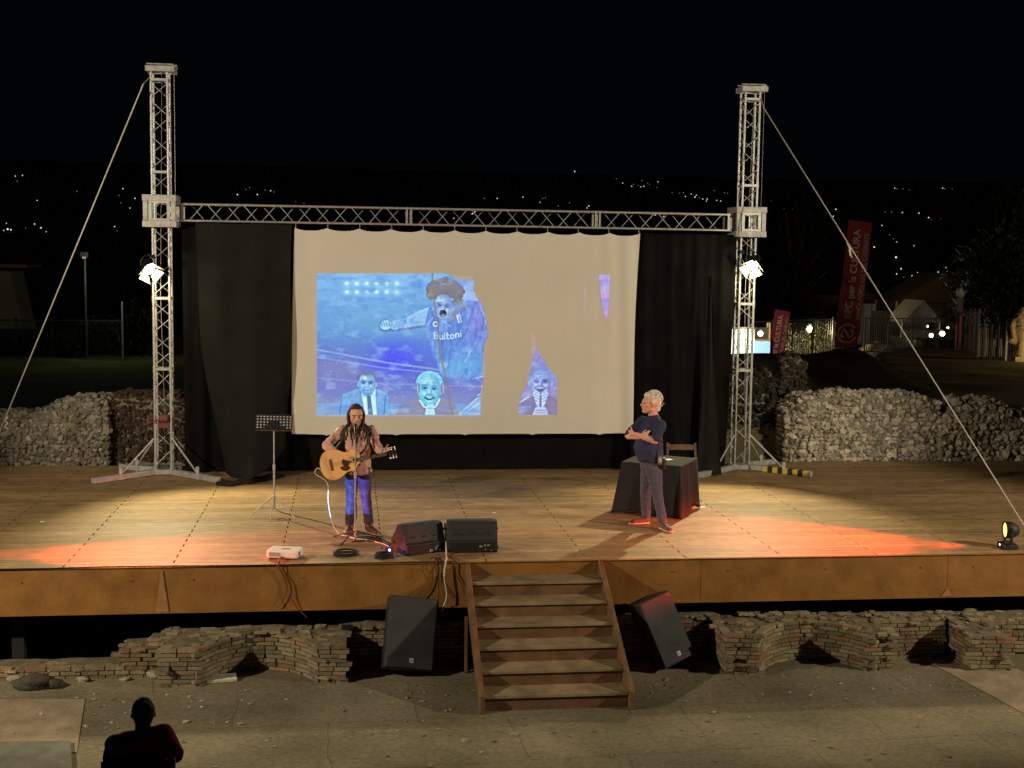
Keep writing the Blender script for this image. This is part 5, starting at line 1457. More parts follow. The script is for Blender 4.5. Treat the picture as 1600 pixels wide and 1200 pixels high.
sub(None, R_(24), R_(-15), R_(-20), (3.84, 14.58, -1.14), .48, .82, .42, 'large black loudspeaker leaning on the brick wall right of the stairs')
# tiny box with led on the left wall top
p = at_y(543, 980, 14.9); b = MB(); b.box(p, (.14, .07, .04)); tag(b.build('small_device', MT['black'], bevel=.006), 'small black device lying on top of the left brick wall', 'device')

# ================================================================ TABLE, CLOTH, CHAIR
A, B_, C_ = V((3.93, 18.01, .75)), V((4.68, 17.56, .75)), V((5.13, 18.30, .75)); D_ = A+C_-B_
ctr = (A+C_)/2
t = thing('table', 'square table completely covered by a dark cloth', 'table', (ctr.x, ctr.y, 0))
b = MB(); k = [ctr+(q-ctr)*.985 for q in (A, B_, C_, D_)]; b.prism([(q.x, q.y) for q in k], .705, .742); b.build('table_top', MT['wood'], t)
for q in k:
    b = MB(); qq = ctr+(q-ctr)*.92; b.cyl((qq.x, qq.y, 0), (qq.x, qq.y, .705), .022); b.build('leg', MT['steel'], t)
CLOTH = mat('charcoal_tablecloth', (.028, .028, .030), .9, 0, .12, 4, .15, 120, spec=.15)
b = MB(); ring = [A, B_, C_, D_]; N_ = 160
def rim(s):
    s = (s % 1)*4; i = int(s); f = s-i; return ring[i].lerp(ring[(i+1) % 4], f), f
vs, fs = [], []; lv = [0, .02, .08, .2, .35, .5, .65, .8, .92, 1.0]
for j, v in enumerate(lv):
    for i in range(N_):
        p_, f = rim(i/N_); out = (p_-ctr); out.z = 0; dl = out.length; out.normalize()
        cor = max(0, 1-min(f, 1-f)/.20)
        ph = i/N_*2*math.pi
        fl = .035*math.sin(ph*9+1)+.02*math.sin(ph*17+2) + .11*cor**1.3*(.75+.25*math.sin(ph*3))
        z = .752 - v*.742
        q = p_+out*(.004+ (fl+.025)*v**1.05)
        if v == 1.0: z = .008+.09*(1-cor)*(.5+.5*math.sin(ph*2+2.5))*.9
        vs.append((q.x, q.y, z+ (0 if v else .004)))
for j in range(len(lv)-1):
    for i in range(N_): fs.append((j*N_+i, j*N_+(i+1) % N_, (j+1)*N_+(i+1) % N_, (j+1)*N_+i))
fs.append(tuple(range(N_))[::-1])
b.add(vs, fs, 1.0, True); b.smooth[-1] = False
o = b.build('tablecloth', CLOTH); tag(o, 'dark grey cloth draped to the floor over the square table', 'tablecloth')
sd = o.modifiers.new('s', 'SOLIDIFY'); sd.thickness = .003
p = at_z(1042, 720, .757)
for k, (px, py, a, w_, lab) in enumerate(((1043, 718, .3, .15, 'sheet of white paper on the table behind the standing man'), (1034, 716, -.2, .12, 'second white sheet on the table, closer to the standing man'))):
    p = at_z(px, py, .7585+.002*k); b = MB(); b.box(p, (w_, .10, .0015), Matrix.Rotation(a, 3, 'Z')); tag(b.build('paper_sheet', MT['paper']), lab, 'paper')
for px, py, lab in ((1097, 792, 'small white scrap of paper on the deck right of the table'), (772, 801, 'tiny pale scrap on the deck behind the square monitor'), (66, 815, 'tiny pale scrap on the deck at the far left'), (138, 881, 'tiny pale scrap near the front left edge of the deck')):
    p = at_z(px, py, .003); s_ = .05 if px > 1000 else .025
    b = MB(); b.box(p, (s_*2, s_*1.2, .004), Matrix.Rotation(.5, 3, 'Z') @ Matrix.Rotation(.06, 3, 'X')); tag(b.build('paper_scrap', MT['paper']), lab, 'paper scrap')
# wooden folding chair behind the table
t = thing('folding_chair', 'brown wooden folding chair standing behind the table', 'chair', (5.1, 19.1, 0))
cx0 = V((5.13, 19.15, 0)); rz = Matrix.Rotation(R_(-8), 3, 'Z')
def CP(x, y, z): return cx0+rz @ V((x, y, z))
for sx in (-1, 1):
    b = MB(); b.bar(CP(.215*sx, .17, 0.84), CP(.215*sx, -.16, 0), .032, .03); b.build('post', MT['wood'], t)
    b = MB(); b.bar(CP(.185*sx, -.12, .46), CP(.185*sx, .22, 0), .028, .026); b.build('leg', MT['wood'], t)
b = MB(); b.box(CP(0, .148, .775), (.40, .02, .085), rz @ Matrix.Rotation(R_(-18), 3, 'X')); b.build('backrest', MT['wood'], t, bevel=.004)
b = MB()
for k in range(5): b.box(CP(0, -.16+.075*k, .455), (.40, .062, .018), rz)
b.build('seat', MT['wood'], t)

# ================================================================ LAMPS ON THE TOWERS
def face_mat(n, s): return mat(n, (1, .9, .7), .5, emit=(1.0, .86, .56), estr=s)
def par(c, aim, label, doors=True, clamp_to=None):
    c = V(c); d = (V(aim)-c).normalized(); q = V((0, 0, 1)).rotation_difference(d)
    t = thing('stage_lamp', label, 'stage lamp', tuple(c), 'lamps hung on the towers')
    b = MB(); b.lathe([(0, -.20), (.06, -.20), (.085, -.15), (.10, -.02), (.108, .03), (.108, .06), (.096, .06), (.09, .02), (0, .015)], c, 20, d); b.build('housing', MT['black'], t)
    b = MB(); b.lathe([(0, .042), (.05, .046), (.092, .05)], c, 20, d); b.build('lens', face_mat('lit_lens', 42), t)
    x = q @ V((1, 0, 0)); y = q @ V((0, 1, 0))
    if doors:
        for k, (a, bdir) in enumerate(((x, y), (-x, y), (y, x), (-y, x))):
            o = c+d*.065+a*.098; e = o+(a*.55+d*.85)*.13
            m_ = MB(); w0, w1 = .075, .12
            pts = [o-bdir*w0, o+bdir*w0, e+bdir*w1, e-bdir*w1]; n_ = (pts[1]-pts[0]).cross(pts[2]-pts[0]).normalized()*.003
            m_.add([p_ for p_ in pts]+[p_+n_ for p_ in pts], [(0, 1, 2, 3), (7, 6, 5, 4), (0, 4, 5, 1), (1, 5, 6, 2), (2, 6, 7, 3), (3, 7, 4, 0)])
            m_.build('barn_door', mat('pale_door', (.55, .52, .42), .5, 0, .1, 9), t)
    b = MB()
    up = V((0, 0, .17)); side = d.cross(V((0, 0, 1))).normalized()
    b.tube([c+side*.115, c+side*.12+up*.7, c+side*.06+up*1.15, c-side*.06+up*1.15, c-side*.12+up*.7, c-side*.115], .008)
    if clamp_to: b.tube([c+up*1.15, c+up*1.35, V(clamp_to)], .012); b.box(clamp_to, (.07, .07, .06))
    b.build('yoke', MT['black'], t)
    return t
par((-3.24, 21.47, 3.44), (-.7, 16.9, 0), 'lit stage lamp with open barn doors on the left tower', True, (-3.2, 21.66, 3.62))
par((6.93, 21.55, 3.64), (4.6, 16.9, 0), 'lit stage lamp hanging on the right tower', True, (6.80, 21.78, 3.85))
# red effect lamps on the stage edge
def redlamp(c, aim, label):
    c = V(c); d = V((aim[0]-c.x, aim[1]-c.y, 0)).normalized(); side = V((-d.y, d.x, 0))
    t = thing('floor_lamp', label, 'effect lamp', (c.x, c.y, 0), 'red effect lamps on the stage edge')
    rz_ = Matrix.Rotation(math.atan2(d.y, d.x), 3, 'Z')
    b = MB(); b.box((c.x, c.y, .035), (.20, .24, .06), rz_); b.box((c.x, c.y, .075), (.12, .12, .03), rz_); b.build('base', MT['plastic'], t, bevel=.008)
    b = MB()
    for s_ in (-1, 1): b.bar(c+side*.125*s_+V((0, 0, -.16)), c+side*.125*s_+V((0, 0, .05)), .05, .02)
    b.build('arm', MT['plastic'], t, bevel=.004)
    b = MB(); b.lathe([(0, -.13), (.07, -.12), (.105, -.05), (.112, .05), (.10, .055), (.095, .03), (0, .03)], c, 20, d); b.build('head', MT['plastic'], t)
    b = MB(); b.lathe([(0, .045), (.06, .042), (.096, .034)], c, 20, d); b.build('lens', mat('red_lit_lens', (1, .3, .1), .5, emit=(1.0, .36, .07), estr=6), t)
    b = MB(); q = V((c.x, c.y, .045))+d*.103; b.box(q, (.004, .03, .022), rz_); b.build('display', mat('lit_display', (.8, .8, .8), .4, emit=(.8, .85, 1), estr=3), t)
redlamp((8.50, 15.42, .24), (3.2, 16.3), 'red effect lamp glowing at the right front corner of the stage')
redlamp((-4.95, 16.00, .24), (-2.0, 15.78), 'red effect lamp just outside the left edge of the stage front')

# ================================================================ FIELD BEHIND: flags, fence, stalls, trees
def gp_(px, py, Y):
    p = at_y(px, py, Y); return p
def text_mesh(s, size, font_bold=False):
    cu = bpy.data.curves.new('t', 'FONT'); cu.body = s; cu.size = size; cu.extrude = .004; cu.resolution_u = 3
    if font_bold: cu.offset = size*.018
    ob = bpy.data.objects.new('t', cu); COL.objects.link(ob)
    bpy.context.view_layer.update()
    dg = bpy.context.evaluated_depsgraph_get(); me = bpy.data.meshes.new_from_object(ob.evaluated_get(dg))
    vs = [v.co.copy() for v in me.vertices]; fs = [tuple(p.vertices) for p in me.polygons]
    bpy.data.objects.remove(ob); bpy.data.curves.remove(cu); bpy.data.meshes.remove(me)
    return vs, fs
MT['flag'] = mat('red_flag_cloth', (.15, .012, .019), .85, 0, .15, 2)
MT['flagink'] = mat('pale_flag_print', (.34, .26, .26), .85)
def flag(base, H, Wd, lean, yaw, label, lit=None):
    """feather banner: pole on the left, words reading upwards"""
    t = thing('banner_flag', label, 'banner flag', tuple(base), 'tall red banner flags')
    rz_ = Matrix.Rotation(yaw, 3, 'Z'); B0 = V(base)
    def FP(x, z, y=0):
        bow = .05*math.sin(z*1.7)+.03*math.sin(x*6+z)
        return B0+rz_ @ V((x+lean*(z/H)**1.15*H, y+bow, z))
    b = MB(); b.tube([FP(-.02, z, .02) for z in [-.1+(H+.15)*k/12 for k in range(13)]], .02); b.build('pole', MT['steel'], t)
    b = MB(); z0 = H*.06
    b.grid(lambda u, v: FP(Wd*u*(1 if v > .12 else .86+.14*v/.12), z0+(H-z0)*v - .10*u*v), 8, 30, .006); fl = b.build('cloth', MT['flag'], t)
    def put(s, size, x, z, bold, z2):
        vs, fs = text_mesh(s, size, bold); m_ = MB(); kx = (z2-z)/max(v.x for v in vs)
        out = [FP(x-v.y, z+v.x*kx, -.012+v.z*.5) for v in vs]
        m_.add(out, fs); m_.build('lettering', MT['flagink'], fl)
        return max(v.x for v in vs)
    k = H/4.3
    sz = Wd*.42
    put('BPC per la CULTURA', sz*.98, Wd*.54, H*.275, True, H*.93)
    put('BANCA POPOLARE DEL CASSINATE', sz*.66, Wd*.92, H*.265, False, H*.90)
    # round emblem near the foot
    m_ = MB(); cx_, cz_ = Wd*.47, H*.165; R1_, R2_ = Wd*.40, Wd*.33
    n = 32; vs = []
    for k_ in range(n):
        a = R_(40)+R_(300)*k_/(n-1)
        for r_ in (R1_, R2_): vs.append(FP(cx_+r_*math.cos(a), cz_+r_*math.sin(a), -.014))
    m_.add(vs, [(2*i, 2*i+2, 2*i+3, 2*i+1) for i in range(n-1)])
    vs = []
    for k_ in range(n):
        tt = k_/(n-1); a = tt*2*math.pi*.92
        x_ = .22*Wd*math.sin(a); z_ = .14*Wd*math.sin(2*a)
        for w__ in (-.035, .035): vs.append(FP(cx_+x_+w__*Wd, cz_+z_*1.1+w__*Wd, -.014))
    m_.add(vs, [(2*i, 2*i+2, 2*i+3, 2*i+1) for i in range(n-1)])
    m_.build('emblem', MT['flagink'], fl)
    return t
b0 = at_y(1303, 556, 40.0); t0 = at_y(1326, 343, 40.0)
flag((b0[0], 40.0, b0[2]), t0[2]-b0[2], .80, (t0[0]-b0[0])/(t0[2]-b0[2]), R_(-4), 'tall dark red banner flag reading BPC per la CULTURA, half crossed by the guy rope')
b1 = at_y(1197, 575, 48.6); t1 = at_y(1207, 483, 48.6)
hh = (t1[2]-b1[2])*1.42
b1b = V((b1[0]-.12, 48.6, t1[2]-hh))
flag(tuple(b1b), hh, .64, .12, R_(-4), 'smaller red banner flag nearer the tower, standing in front of the lit kiosk')

# railings
MT['rail'] = mat('railing_metal', (.30, .29, .26), .6, .2)
MT['raild'] = mat('dark_railing_metal', (.05, .05, .048), .6, .2)
def fence(p0, p1, h, n, material, label, thick=.02, name='railing'):
    p0, p1 = V(p0), V(p1)
    t = thing(name, label, 'fence', tuple(p0))
    b = MB()
    for z in (.08, h): b.bar(p0+V((0, 0, z)), p1+V((0, 0, z)), .03, .04)
    b.build('rail', material, t)
    b = MB()
    for i in range(n+1): q = p0.lerp(p1, i/n); b.bar(q+V((0, 0, .08)), q+V((0, 0, h)), thick, thick, up=(0, 1, 0))
    b.build('bars', material, t)
    for i in range(0, 5):
        q = p0.lerp(p1, i/4); b = MB(); b.bar(q-V((0, 0, .05)), q+V((0, 0, h+.08)), .05, .05, up=(0, 1, 0)); b.build('post', material, t)
    return t
def G_(px, py, Y): q = at_y(px, py, Y); return (q[0], Y, q[2])
fence(G_(1350, 553, 43), G_(1497, 553, 43), 1.25, 40, MT['raild'], 'dark metal railing in the field, centre of the far right background')
fence(G_(1500, 552, 43), G_(1527, 557, 40), 1.5, 12, MT['raild'], 'short section of dark railing beside the red post at far right')
fence(G_(1528, 562, 38), G_(1571, 565, 37), 1.05, 12, MT['rail'], 'pale metal gate catching the light at the far right')
fence(G_(1573, 562, 39), G_(1640, 562, 39), .62, 14, MT['raild'], 'low railing behind the pale statue at the right edge')
fence(G_(1172, 562, 49), G_(1300, 556, 50), 1.5, 34, MT['raild'], 'dark railing in front of the lit kiosk and ivy wall')
fence(G_(-30, 560, 40), G_(192, 560, 40), 1.15, 60, MT['raild'], 'dark mesh fence in front of the hedge at the far left', .012)
# red and white post by the railing, low brick plinth
t = thing('gate_post', 'dark gate post with a red stripe between the two railings at far right', 'post', G_(1496, 555, 42))
q = V(t.location); b = MB(); b.box(q+V((0, 0, 1.0)), (.16, .16, 2.0)); b.build('post', MT['raild'], t)
b = MB(); b.box(q+V((0, -.09, .9)), (.13, .02, .9)); b.build('red_panel', mat('faded_red', (.3, .05, .06), .7), t)
b = MB(); b.box(q+V((-.09, -.02, .6)), (.03, .1, .9)); b.build('white_strip', MT['paper'], t)
b = MB(); b.ico(q+V((0, 0, 2.15)), .14, 2, .3, 1, True, (1, 1, 1.4)); b.build('finial', MT['rail'], t)
q = V(G_(1480, 552, 43.4)); b = MB(); b.box(q+V((.2, 0, .25)), (2.6, .5, .5)); tag(b.build('brick_plinth', MT['mortar'], bevel=.03), 'low masonry plinth at the foot of the far right railing', 'plinth')
# stalls and panels
MT['stall'] = mat('stall_canvas', (.12, .105, .09), .9, 0, .2, 2)
MT['stall2'] = mat('stall_wall', (.09, .075, .055), .9, 0, .2, 2)
def stall(c, w_, d_, h_, hr_, m_, label):
    t = thing('market_stall', label, 'stall', tuple(c)); c = V(c)
    b = MB(); b.prism([(-w_/2+c.x, c.z+h_), (c.x+w_/2, c.z+h_), (c.x, c.z+h_+hr_)], c.y-d_/2-.1, c.y+d_/2+.1, 'y'); b.build('roof', m_, t)
    b = MB(); b.box(c+V((0, d_/2, h_/2)), (w_, .05, h_)); b.build('wall', MT['stall2'], t)
    b = MB(); b.box(c+V((0, -d_/2+.05, .45)), (w_*.96, .05, .9)); b.build('counter', MT['stall2'], t)
    for sx in (-1, 1):
        for sy in (-1, 1): b = MB(); b.box(c+V((sx*w_*.48, sy*d_*.45, h_/2)), (.06, .06, h_)); b.build('pole', MT['rail'], t)
stall(G_(1425, 548, 50), 1.7, 1.6, 1.2, .9, MT['stall'], 'small pale gabled stall behind the railing, left of the two white lights')
stall(G_(1450, 548, 56), 4.4, 2.5, 2.3, 1.3, mat('brown_canvas', (.045, .022, .012), .9, 0, .2, 2), 'larger brown-roofed stall behind the two white lights')
for px, py, Y, w_, h_, lab in ((1374, 533, 44.5, .75, 1.1, 'pale panel leaning on the far railing right of the tall banner'), (1341, 538, 48, 1.3, 1.6, 'grey panel standing behind the tall banner')):
    q = V(G_(px, py, Y)); b = MB(); b.box(q+V((0, 0, h_/2)), (w_, .06, h_)); 
    for k in range(4): b.box(q+V((-w_*.37+k*w_*.25, -.04, h_/2)), (.03, .02, h_*.92))
    tag(b.build('panel', MT['stall'], bevel=.01), lab, 'panel')
# kiosk with lit side, wall with ivy
t = thing('kiosk', 'bright white lit kiosk seen behind the right tower', 'kiosk', G_(1155, 566, 47))
KW = mat('kiosk_light_panel', (.8, .85, .85), .6, emit=(.72, .95, 1.0), estr=1.35)
K0, K1 = V(G_(1133, 569, 47)), V(G_(1180, 515, 47))
b = MB(); b.box(((K0.x+K1.x)/2, 47.3, (K0.z+K1.z)/2), (K1.x-K0.x, .5, K1.z-K0.z)); b.build('lit_front', KW, t, bevel=.02)
b = MB(); b.box(((K0.x+K1.x)/2, 47.3, K1.z+.05), (K1.x-K0.x+.2, .7, .08)); b.build('roof', MT['rail'], t)
b = MB()
for k in range(5): b.box((K0.x+(K1.x-K0.x)*(k+.5)/5, 47.03, (K0.z+K1.z)/2), (.03, .03, (K1.z-K0.z)*.98))
b.build('mullion', MT['rail'], t)
K2, K3 = V(G_(1176, 566, 48)), V(G_(1202, 516, 48))
t = thing('kiosk', 'second kiosk panel with blue lower half right of the tower', 'kiosk', (K2.x, 48, K2.z))
b = MB(); b.box(((K2.x+K3.x)/2, 48.2, (K2.z+K3.z)/2+.35), (K3.x-K2.x, .3, (K3.z-K2.z)*.6)); b.build('wall', MT['stall'], t)
b = MB(); b.box(((K2.x+K3.x)/2, 48.0, K2.z+.45), (K3.x-K2.x, .3, .75)); b.build('blue_front', mat('blue_lit_panel', (.3, .5, .8), .6, emit=(.35, .62, .95), estr=.75), t)
b = MB(); b.box(((K2.x+K3.x)/2, 48.0, K2.z+.87), (K3.x-K2.x, .35, .06)); b.build('counter', mat('orange_counter', (.5, .25, .08), .6), t)
MT['leaf'] = mat('leaves', (.014, .021, .007), .7, 0, 0, 3, shade=True, spec=.3)
MT['trunk'] = mat('bark', (.09, .065, .045), .9, 0, .3, 8)
def leaves(mb, n, fn, size, r):
    for i in range(n):
        c = V(fn(r)); a = Matrix.Rotation(r.uniform(0, 6.28), 3, 'Z') @ Matrix.Rotation(r.uniform(-1.2, 1.2), 3, 'X'); s_ = size*r.uniform(.6, 1.3)
        vs = [c+a @ V(p) for p in ((-s_*.4, 0, 0), (0, -s_, s_*.1), (s_*.4, 0, 0), (0, s_, s_*.1))]
        mb.add(vs, [(0, 1, 2, 3)], r.uniform(.5, 1.6))
# stone building wall with ivy
W0, W1 = V(G_(1196, 565, 53)), V(G_(1312, 505, 53))
t = thing('garden_wall', 'rough masonry wall overgrown with climbing plants behind the far railing', 'wall', (W0.x, 53, W0.z))
b = MB(); b.box(((W0.x+W1.x)/2, 53.2, (W0.z+W1.z)/2), (W1.x-W0.x, .4, W1.z-W0.z)); b.build('masonry', mat('warm_stone', (.30, .24, .15), .9, 0, .4, 3, .6, 12), t)
b = MB(); b.box((at_y(1245, 540, 52.9)[0], 52.96, W0.z+.9), (.8, .08, 1.5)); b.build('door', mat('grey_door', (.2, .2, .17), .7), t)
b = MB(); r = random.Random(31)
leaves(b, 5200, lambda r: (r.uniform(W0.x+.4, W1.x+.3), 52.93-r.random()*.22, W0.z+(W1.z-W0.z)*r.random()**.8+.12), .055, r)
b.build('ivy', MT['leaf'], t)
t = thing('house', 'dim pale house behind the tall banner', 'house', G_(1330, 540, 62))
q = V(G_(1335, 545, 62)); b = MB(); b.box(q+V((0, 1.5, 1.5)), (3.6, 3, 2.4)); b.build('wall', MT['stall2'], t)
b = MB(); b.prism([(q.x-2, q.z+2.4), (q.x+2, q.z+2.4), (q.x, q.z+3.0)], 61.8, 65.2, 'y'); b.build('roof', MT['wood'], t)
b = MB(); b.box(q+V((-1.2, -.02, 1.5)), (.8, .05, 1.1)); b.build('window', MT['dark'], t)
# lit street lamps in the field
LAMPS = [(1188, 521, 46.5, 110, (1, .85, .5), 'lamp glowing at the right edge of the white kiosk', .10), (1265, 514, 51.6, 420, (1, .83, .45), 'bright warm lamp shining on the ivy-covered wall', .13),
         (1455, 524, 47, 30, (.95, 1, .85), 'left of the two white lights hanging before the brown stall', .075), (1472, 521, 47, 45, (.95, 1, .85), 'right of the two white lights hanging before the brown stall', .10)]
for px, py, Y, pw, colr, lab, r_ in LAMPS:
    q = V(at_y(px, py, Y)); t = thing('lamp', lab, 'lamp', (q.x, Y, q.z), 'lit lamps in the field behind')
    b = MB(); b.ico(q, r_, 2, 0, 1, True); b.build('bulb', mat('lit_bulb', (1, .9, .7), .5, emit=colr, estr=16), t)
    b = MB(); b.cyl(q+V((0, 0, r_*.8)), q+V((0, 0, r_*1.5)), r_*.7, r_*.4); b.cyl(q+V((0, .05, r_*1.2)), q+V((0, .5, r_*1.6)), .02); b.build('bracket', MT['raild'], t)
    point('lamp_light', q+V((0, -.28, -.05)), pw, colr, .1)
for px, py in ((1449, 510), (1481, 512)):
    q = V(at_y(px, py, 50)); b = MB(); b.ico(q, .05, 2, 0, 1, True)
    tag(b.build('small_light', mat('warm_bulb', (1, .8, .6), .5, emit=(1, .8, .5), estr=5)), 'small warm light under the eave of the brown stall, %s one' % ('left' if px < 1460 else 'right'), 'light')
# statue at the right edge, lit by a warm light
q = V(G_(1592, 566, 37)); t = thing('statue', 'pale draped stone statue on a small plinth at the right edge', 'statue', tuple(q))
STN = mat('statue_stone', (.36, .27, .16), .85, 0, .2, 6, .3, 20)
b = MB(); b.box(q+V((0, 0, .09)), (.5, .45, .18)); b.build('plinth', STN, t, bevel=.01)
b = MB(); hull(b, [(q+V((0, 0, .2)), .17), (q+V((.02, 0, .7)), .13)]); hull(b, [(q+V((.02, 0, .7)), .14), (q+V((-.04, 0, 1.1)), .2)]); hull(b, [(q+V((-.04, 0, 1.1)), .19), (q+V((-.1, 0, 1.35)), .17), (q+V((.1, 0, 1.38)), .13)])
hull(b, [(q+V((.03, 0, 1.5)), .07), (q+V((.03, 0, 1.62)), .09)]); limb(b, [q+V((-.2, 0, 1.35)), q+V((-.34, -.05, 1.1)), q+V((-.3, -.1, .8))], [.09, .1, .07]); limb(b, [q+V((.2, 0, 1.35)), q+V((.26, -.1, 1.1)), q+V((.05, -.18, 1.0))], [.08, .07, .05])
hull(b, [(q+V((-.3, .05, 1.2)), .14), (q+V((-.28, .05, .7)), .12), (q+V((-.1, .05, .6)), .1)])
grown('figure', b, STN, t, .02, 2, .02, 8)
point('ground_light', q+V((.6, -1.3, .25)), 46, (1, .78, .38), .1)
point('field_light', q+V((4.5, -2.5, 3.4)), 420, (1, .74, .40), .2)
# trees
def tree(base, H, R0, n, label, seed, leafsize=.16, col='leaf', name='tree', trunk_h=.35):
    r = random.Random(seed); base = V(base)
    t = thing(name, label, 'tree', tuple(base))
    b = MB(); top = base+V((r.uniform(-.2, .2), 0, H*.8)); b.tube(bez([base-V((0, 0, .2)), base+V((.05, 0, H*.3)), top], 6), [R0*.09*(1-.06*i) for i in range(13)], 8)
    blobs = []
    for k in range(12):
        a = r.uniform(0, 6.28); rad = R0*r.uniform(.2, .7); z = H*r.uniform(trunk_h, .92)
        c = base+V((rad*math.cos(a), rad*math.sin(a), z)); blobs.append((c, R0*r.uniform(.28, .5)))
        b.tube([base+V((0, 0, z*.6)), base.lerp(c, .6)+V((0, 0, H*.12)), c], [R0*.04, R0*.025, R0*.012], 5)
    b.build('trunk', MT['trunk'], t)
    def fn(r):
        c, q_ = r.choice(blobs); d = V((r.gauss(0, 1), r.gauss(0, 1), r.gauss(0, 1))).normalized(); return c+d*q_*r.uniform(.55, 1.08)
    b = MB(); leaves(b, n, fn, leafsize, r); b.build('crown', MT[col], t)
    return t
tree(G_(1560, 560, 44), 4.0, 2.6, 5200, 'dark broad tree behind the statue at the right edge', 41)
tree(G_(1650, 560, 42), 6.0, 3.2, 5200, 'tall dark tree cut off by the right edge of the photo', 42)
tree(G_(1600, 560, 62), 9.5, 3.0, 4200, 'very dark tall tree rising behind the far railings', 43)
tree(G_(1240, 560, 66), 10, 4.6, 3600, 'very dark tree behind the ivy-covered wall', 45)
# left side: hedge, shrub, lamp post, pale wall
def shrub(px0, px1, pyt, pyb, Y, n, label, seed, size=.09):
    a = V(at_y(px0, pyb, Y)); c = V(at_y(px1, pyt, Y)); r = random.Random(seed)
    t = thing('shrub', label, 'shrub', ((a.x+c.x)/2, Y, a.z))
    b = MB()
    for k in range(7): x = a.x+(c.x-a.x)*(k+.5)/7; b.tube([(x, Y, a.z-.2), (x+r.uniform(-.1, .1), Y, a.z+(c.z-a.z)*.7)], [.03, .012])
    b.build('stems', MT['trunk'], t)
    b = MB(); w_ = (c.x-a.x)/2
    def fn(r):
        u = r.uniform(-1, 1); hgt = (c.z-a.z)*(1-.45*u*u)*(.8+.25*noise.noise(V((u*3, seed, 0))))
        return ((a.x+c.x)/2+u*w_, Y+r.gauss(0, .35), a.z+hgt*r.random()**.7)
    leaves(b, n, fn, size, r); b.build('foliage', MT['leaf'], t)
shrub(-20, 135, 512, 562, 40.6, 2400, 'low dark hedge behind the mesh fence at the far left', 51)
shrub(118, 204, 474, 560, 41.2, 3200, 'rounded green bush right of the thin lamp post', 52)
shrub(188, 250, 458, 560, 40.8, 3000, 'taller green bush beside the left tower', 53)
point('garden_light', (at_y(170, 520, 38.5)[0], 38.3, 3.2), 45, (.75, 1, .55), .2)
q = V(G_(135, 562, 39)); t = thing('lamp_post', 'thin unlit lamp post with a violet glowing head at far left', 'lamp post', tuple(q))
zt = at_y(134, 402, 39)[2]
b = MB(); b.cyl(q-V((0, 0, .1)), (q.x, 39, zt), .035); b.build('pole', MT['raild'], t)
b = MB(); b.box((q.x-.02, 39, zt+.08), (.22, .18, .16)); b.build('head', MT['raild'], t, bevel=.02)
b = MB(); b.box((q.x, 38.9, zt-.01), (.10, .04, .06)); b.build('lens', mat('violet_lens', (.5, .3, .5), .5, emit=(.55, .25, .5), estr=.25), t)
q = V(G_(192, 560, 39.5)); b = MB(); b.cyl(q, q+V((0, 0, 1.7)), .03); tag(b.build('fence_post', MT['rail']), 'pale upright post in front of the bushes near the left tower', 'post')
q = V(G_(-20, 505, 64)); t = thing('house', 'pale wall of a house at the far left edge', 'house', tuple(q))
b = MB(); b.prism([(q.x-4, q.z-2), (q.x+2.15, q.z-2), (q.x+1.6, q.z+.6), (q.x+1.25, q.z+2.5), (q.x-4, q.z+2.6)], 63.5, 66, 'y'); b.build('wall', mat('pale_plaster', (.15, .145, .11), .9, 0, .1, 1), t)
b = MB(); b.box(q+V((-1, 1, 2.75)), (6, 3, .15)); b.build('roof', MT['wood'], t)
point('house_light', q+V((.5, -4, 3)), 7, (.9, 1, .65), .2)
# distant lights on the hills
HL = [(24,275,1),(35,274,1),(27,283,.8),(120,299,.8),(58,313,.9),(192,295,1.1),(211,310,1.2),(203,325,.9),(189,317,.7),(179,354,1.2),(183,361,.7),(54,350,1.3),(64,356,1.5),(72,362,.9),(10,349,.9),(12,358,2),(17,359,1.6),(6,360,1),(40,356,.7),(186,305,.7),
 (371,304,1.4),(402,304,1.2),(423,298,1),(414,297,.7),(428,300,.7),(475,318,.7),(462,315,.6),(384,296,.7),(390,293,.7),
 (757,310,.8),(777,310,1.1),(817,308,.9),(848,310,.8),(852,309,.8),(844,316,.9),(890,317,.8),(872,322,.8),(920,322,1.2),(917,325,1),(898,268,1.2),(742,331,1.3),(738,334,1.4),(709,341,1),(986,333,.8),(1024,336,1.1),(1037,338,1.1),
 (963,279,.6),(973,286,.9),(987,291,1),(990,288,.7),(997,290,.7),(1001,292,.9),(1006,291,1.1),(1012,286,.7),(1015,288,.6),(1028,284,.9),(1026,293,.6),(1003,282,.8),
 (1062,302,.6),(1068,301,.7),(1071,307,.9),(1080,303,.9),(1086,308,1.2),(1088,305,.9),(1093,309,.7),(1098,311,1),(1105,311,1.1),(1104,314,.9),(1120,313,.9),(1126,314,.9),(1116,298,.7),(1132,301,.8),(1137,302,.7),(1050,301,.6),
 (1205,314,.6),(1238,327,.5),(1225,326,.4),(1306,327,1.3),(1302,338,1.1),(1297,339,.9),(1398,294,.9),(1402,295,.7),(1411,295,.6),(1421,297,.6),(1473,294,.9),(1476,295,.7),(1488,295,.6),(1383,331,.6),(1393,331,.8),(1410,332,1.1),(1436,333,1.2),(1451,340,1.3),(1378,352,1),(1366,386,1.5),(1390,367,.7),(1396,373,.7),(1401,378,.9),(1428,384,.9),(1400,402,2),(1509,410,1.1),(1408,420,1.4),(1401,428,1.3),(1425,431,1.2),(1434,426,1.2),(1423,436,1.2),(1466,425,1.2),(1456,440,2.1),(1460,439,1.6),(1478,418,.9),(1480,424,.7),(1412,433,.7),(1440,431,.7),(1448,436,.7),(1486,436,.6),(1455,343,.6),(1470,342,.5),(1533,331,.4)]
rr = random.Random(77)
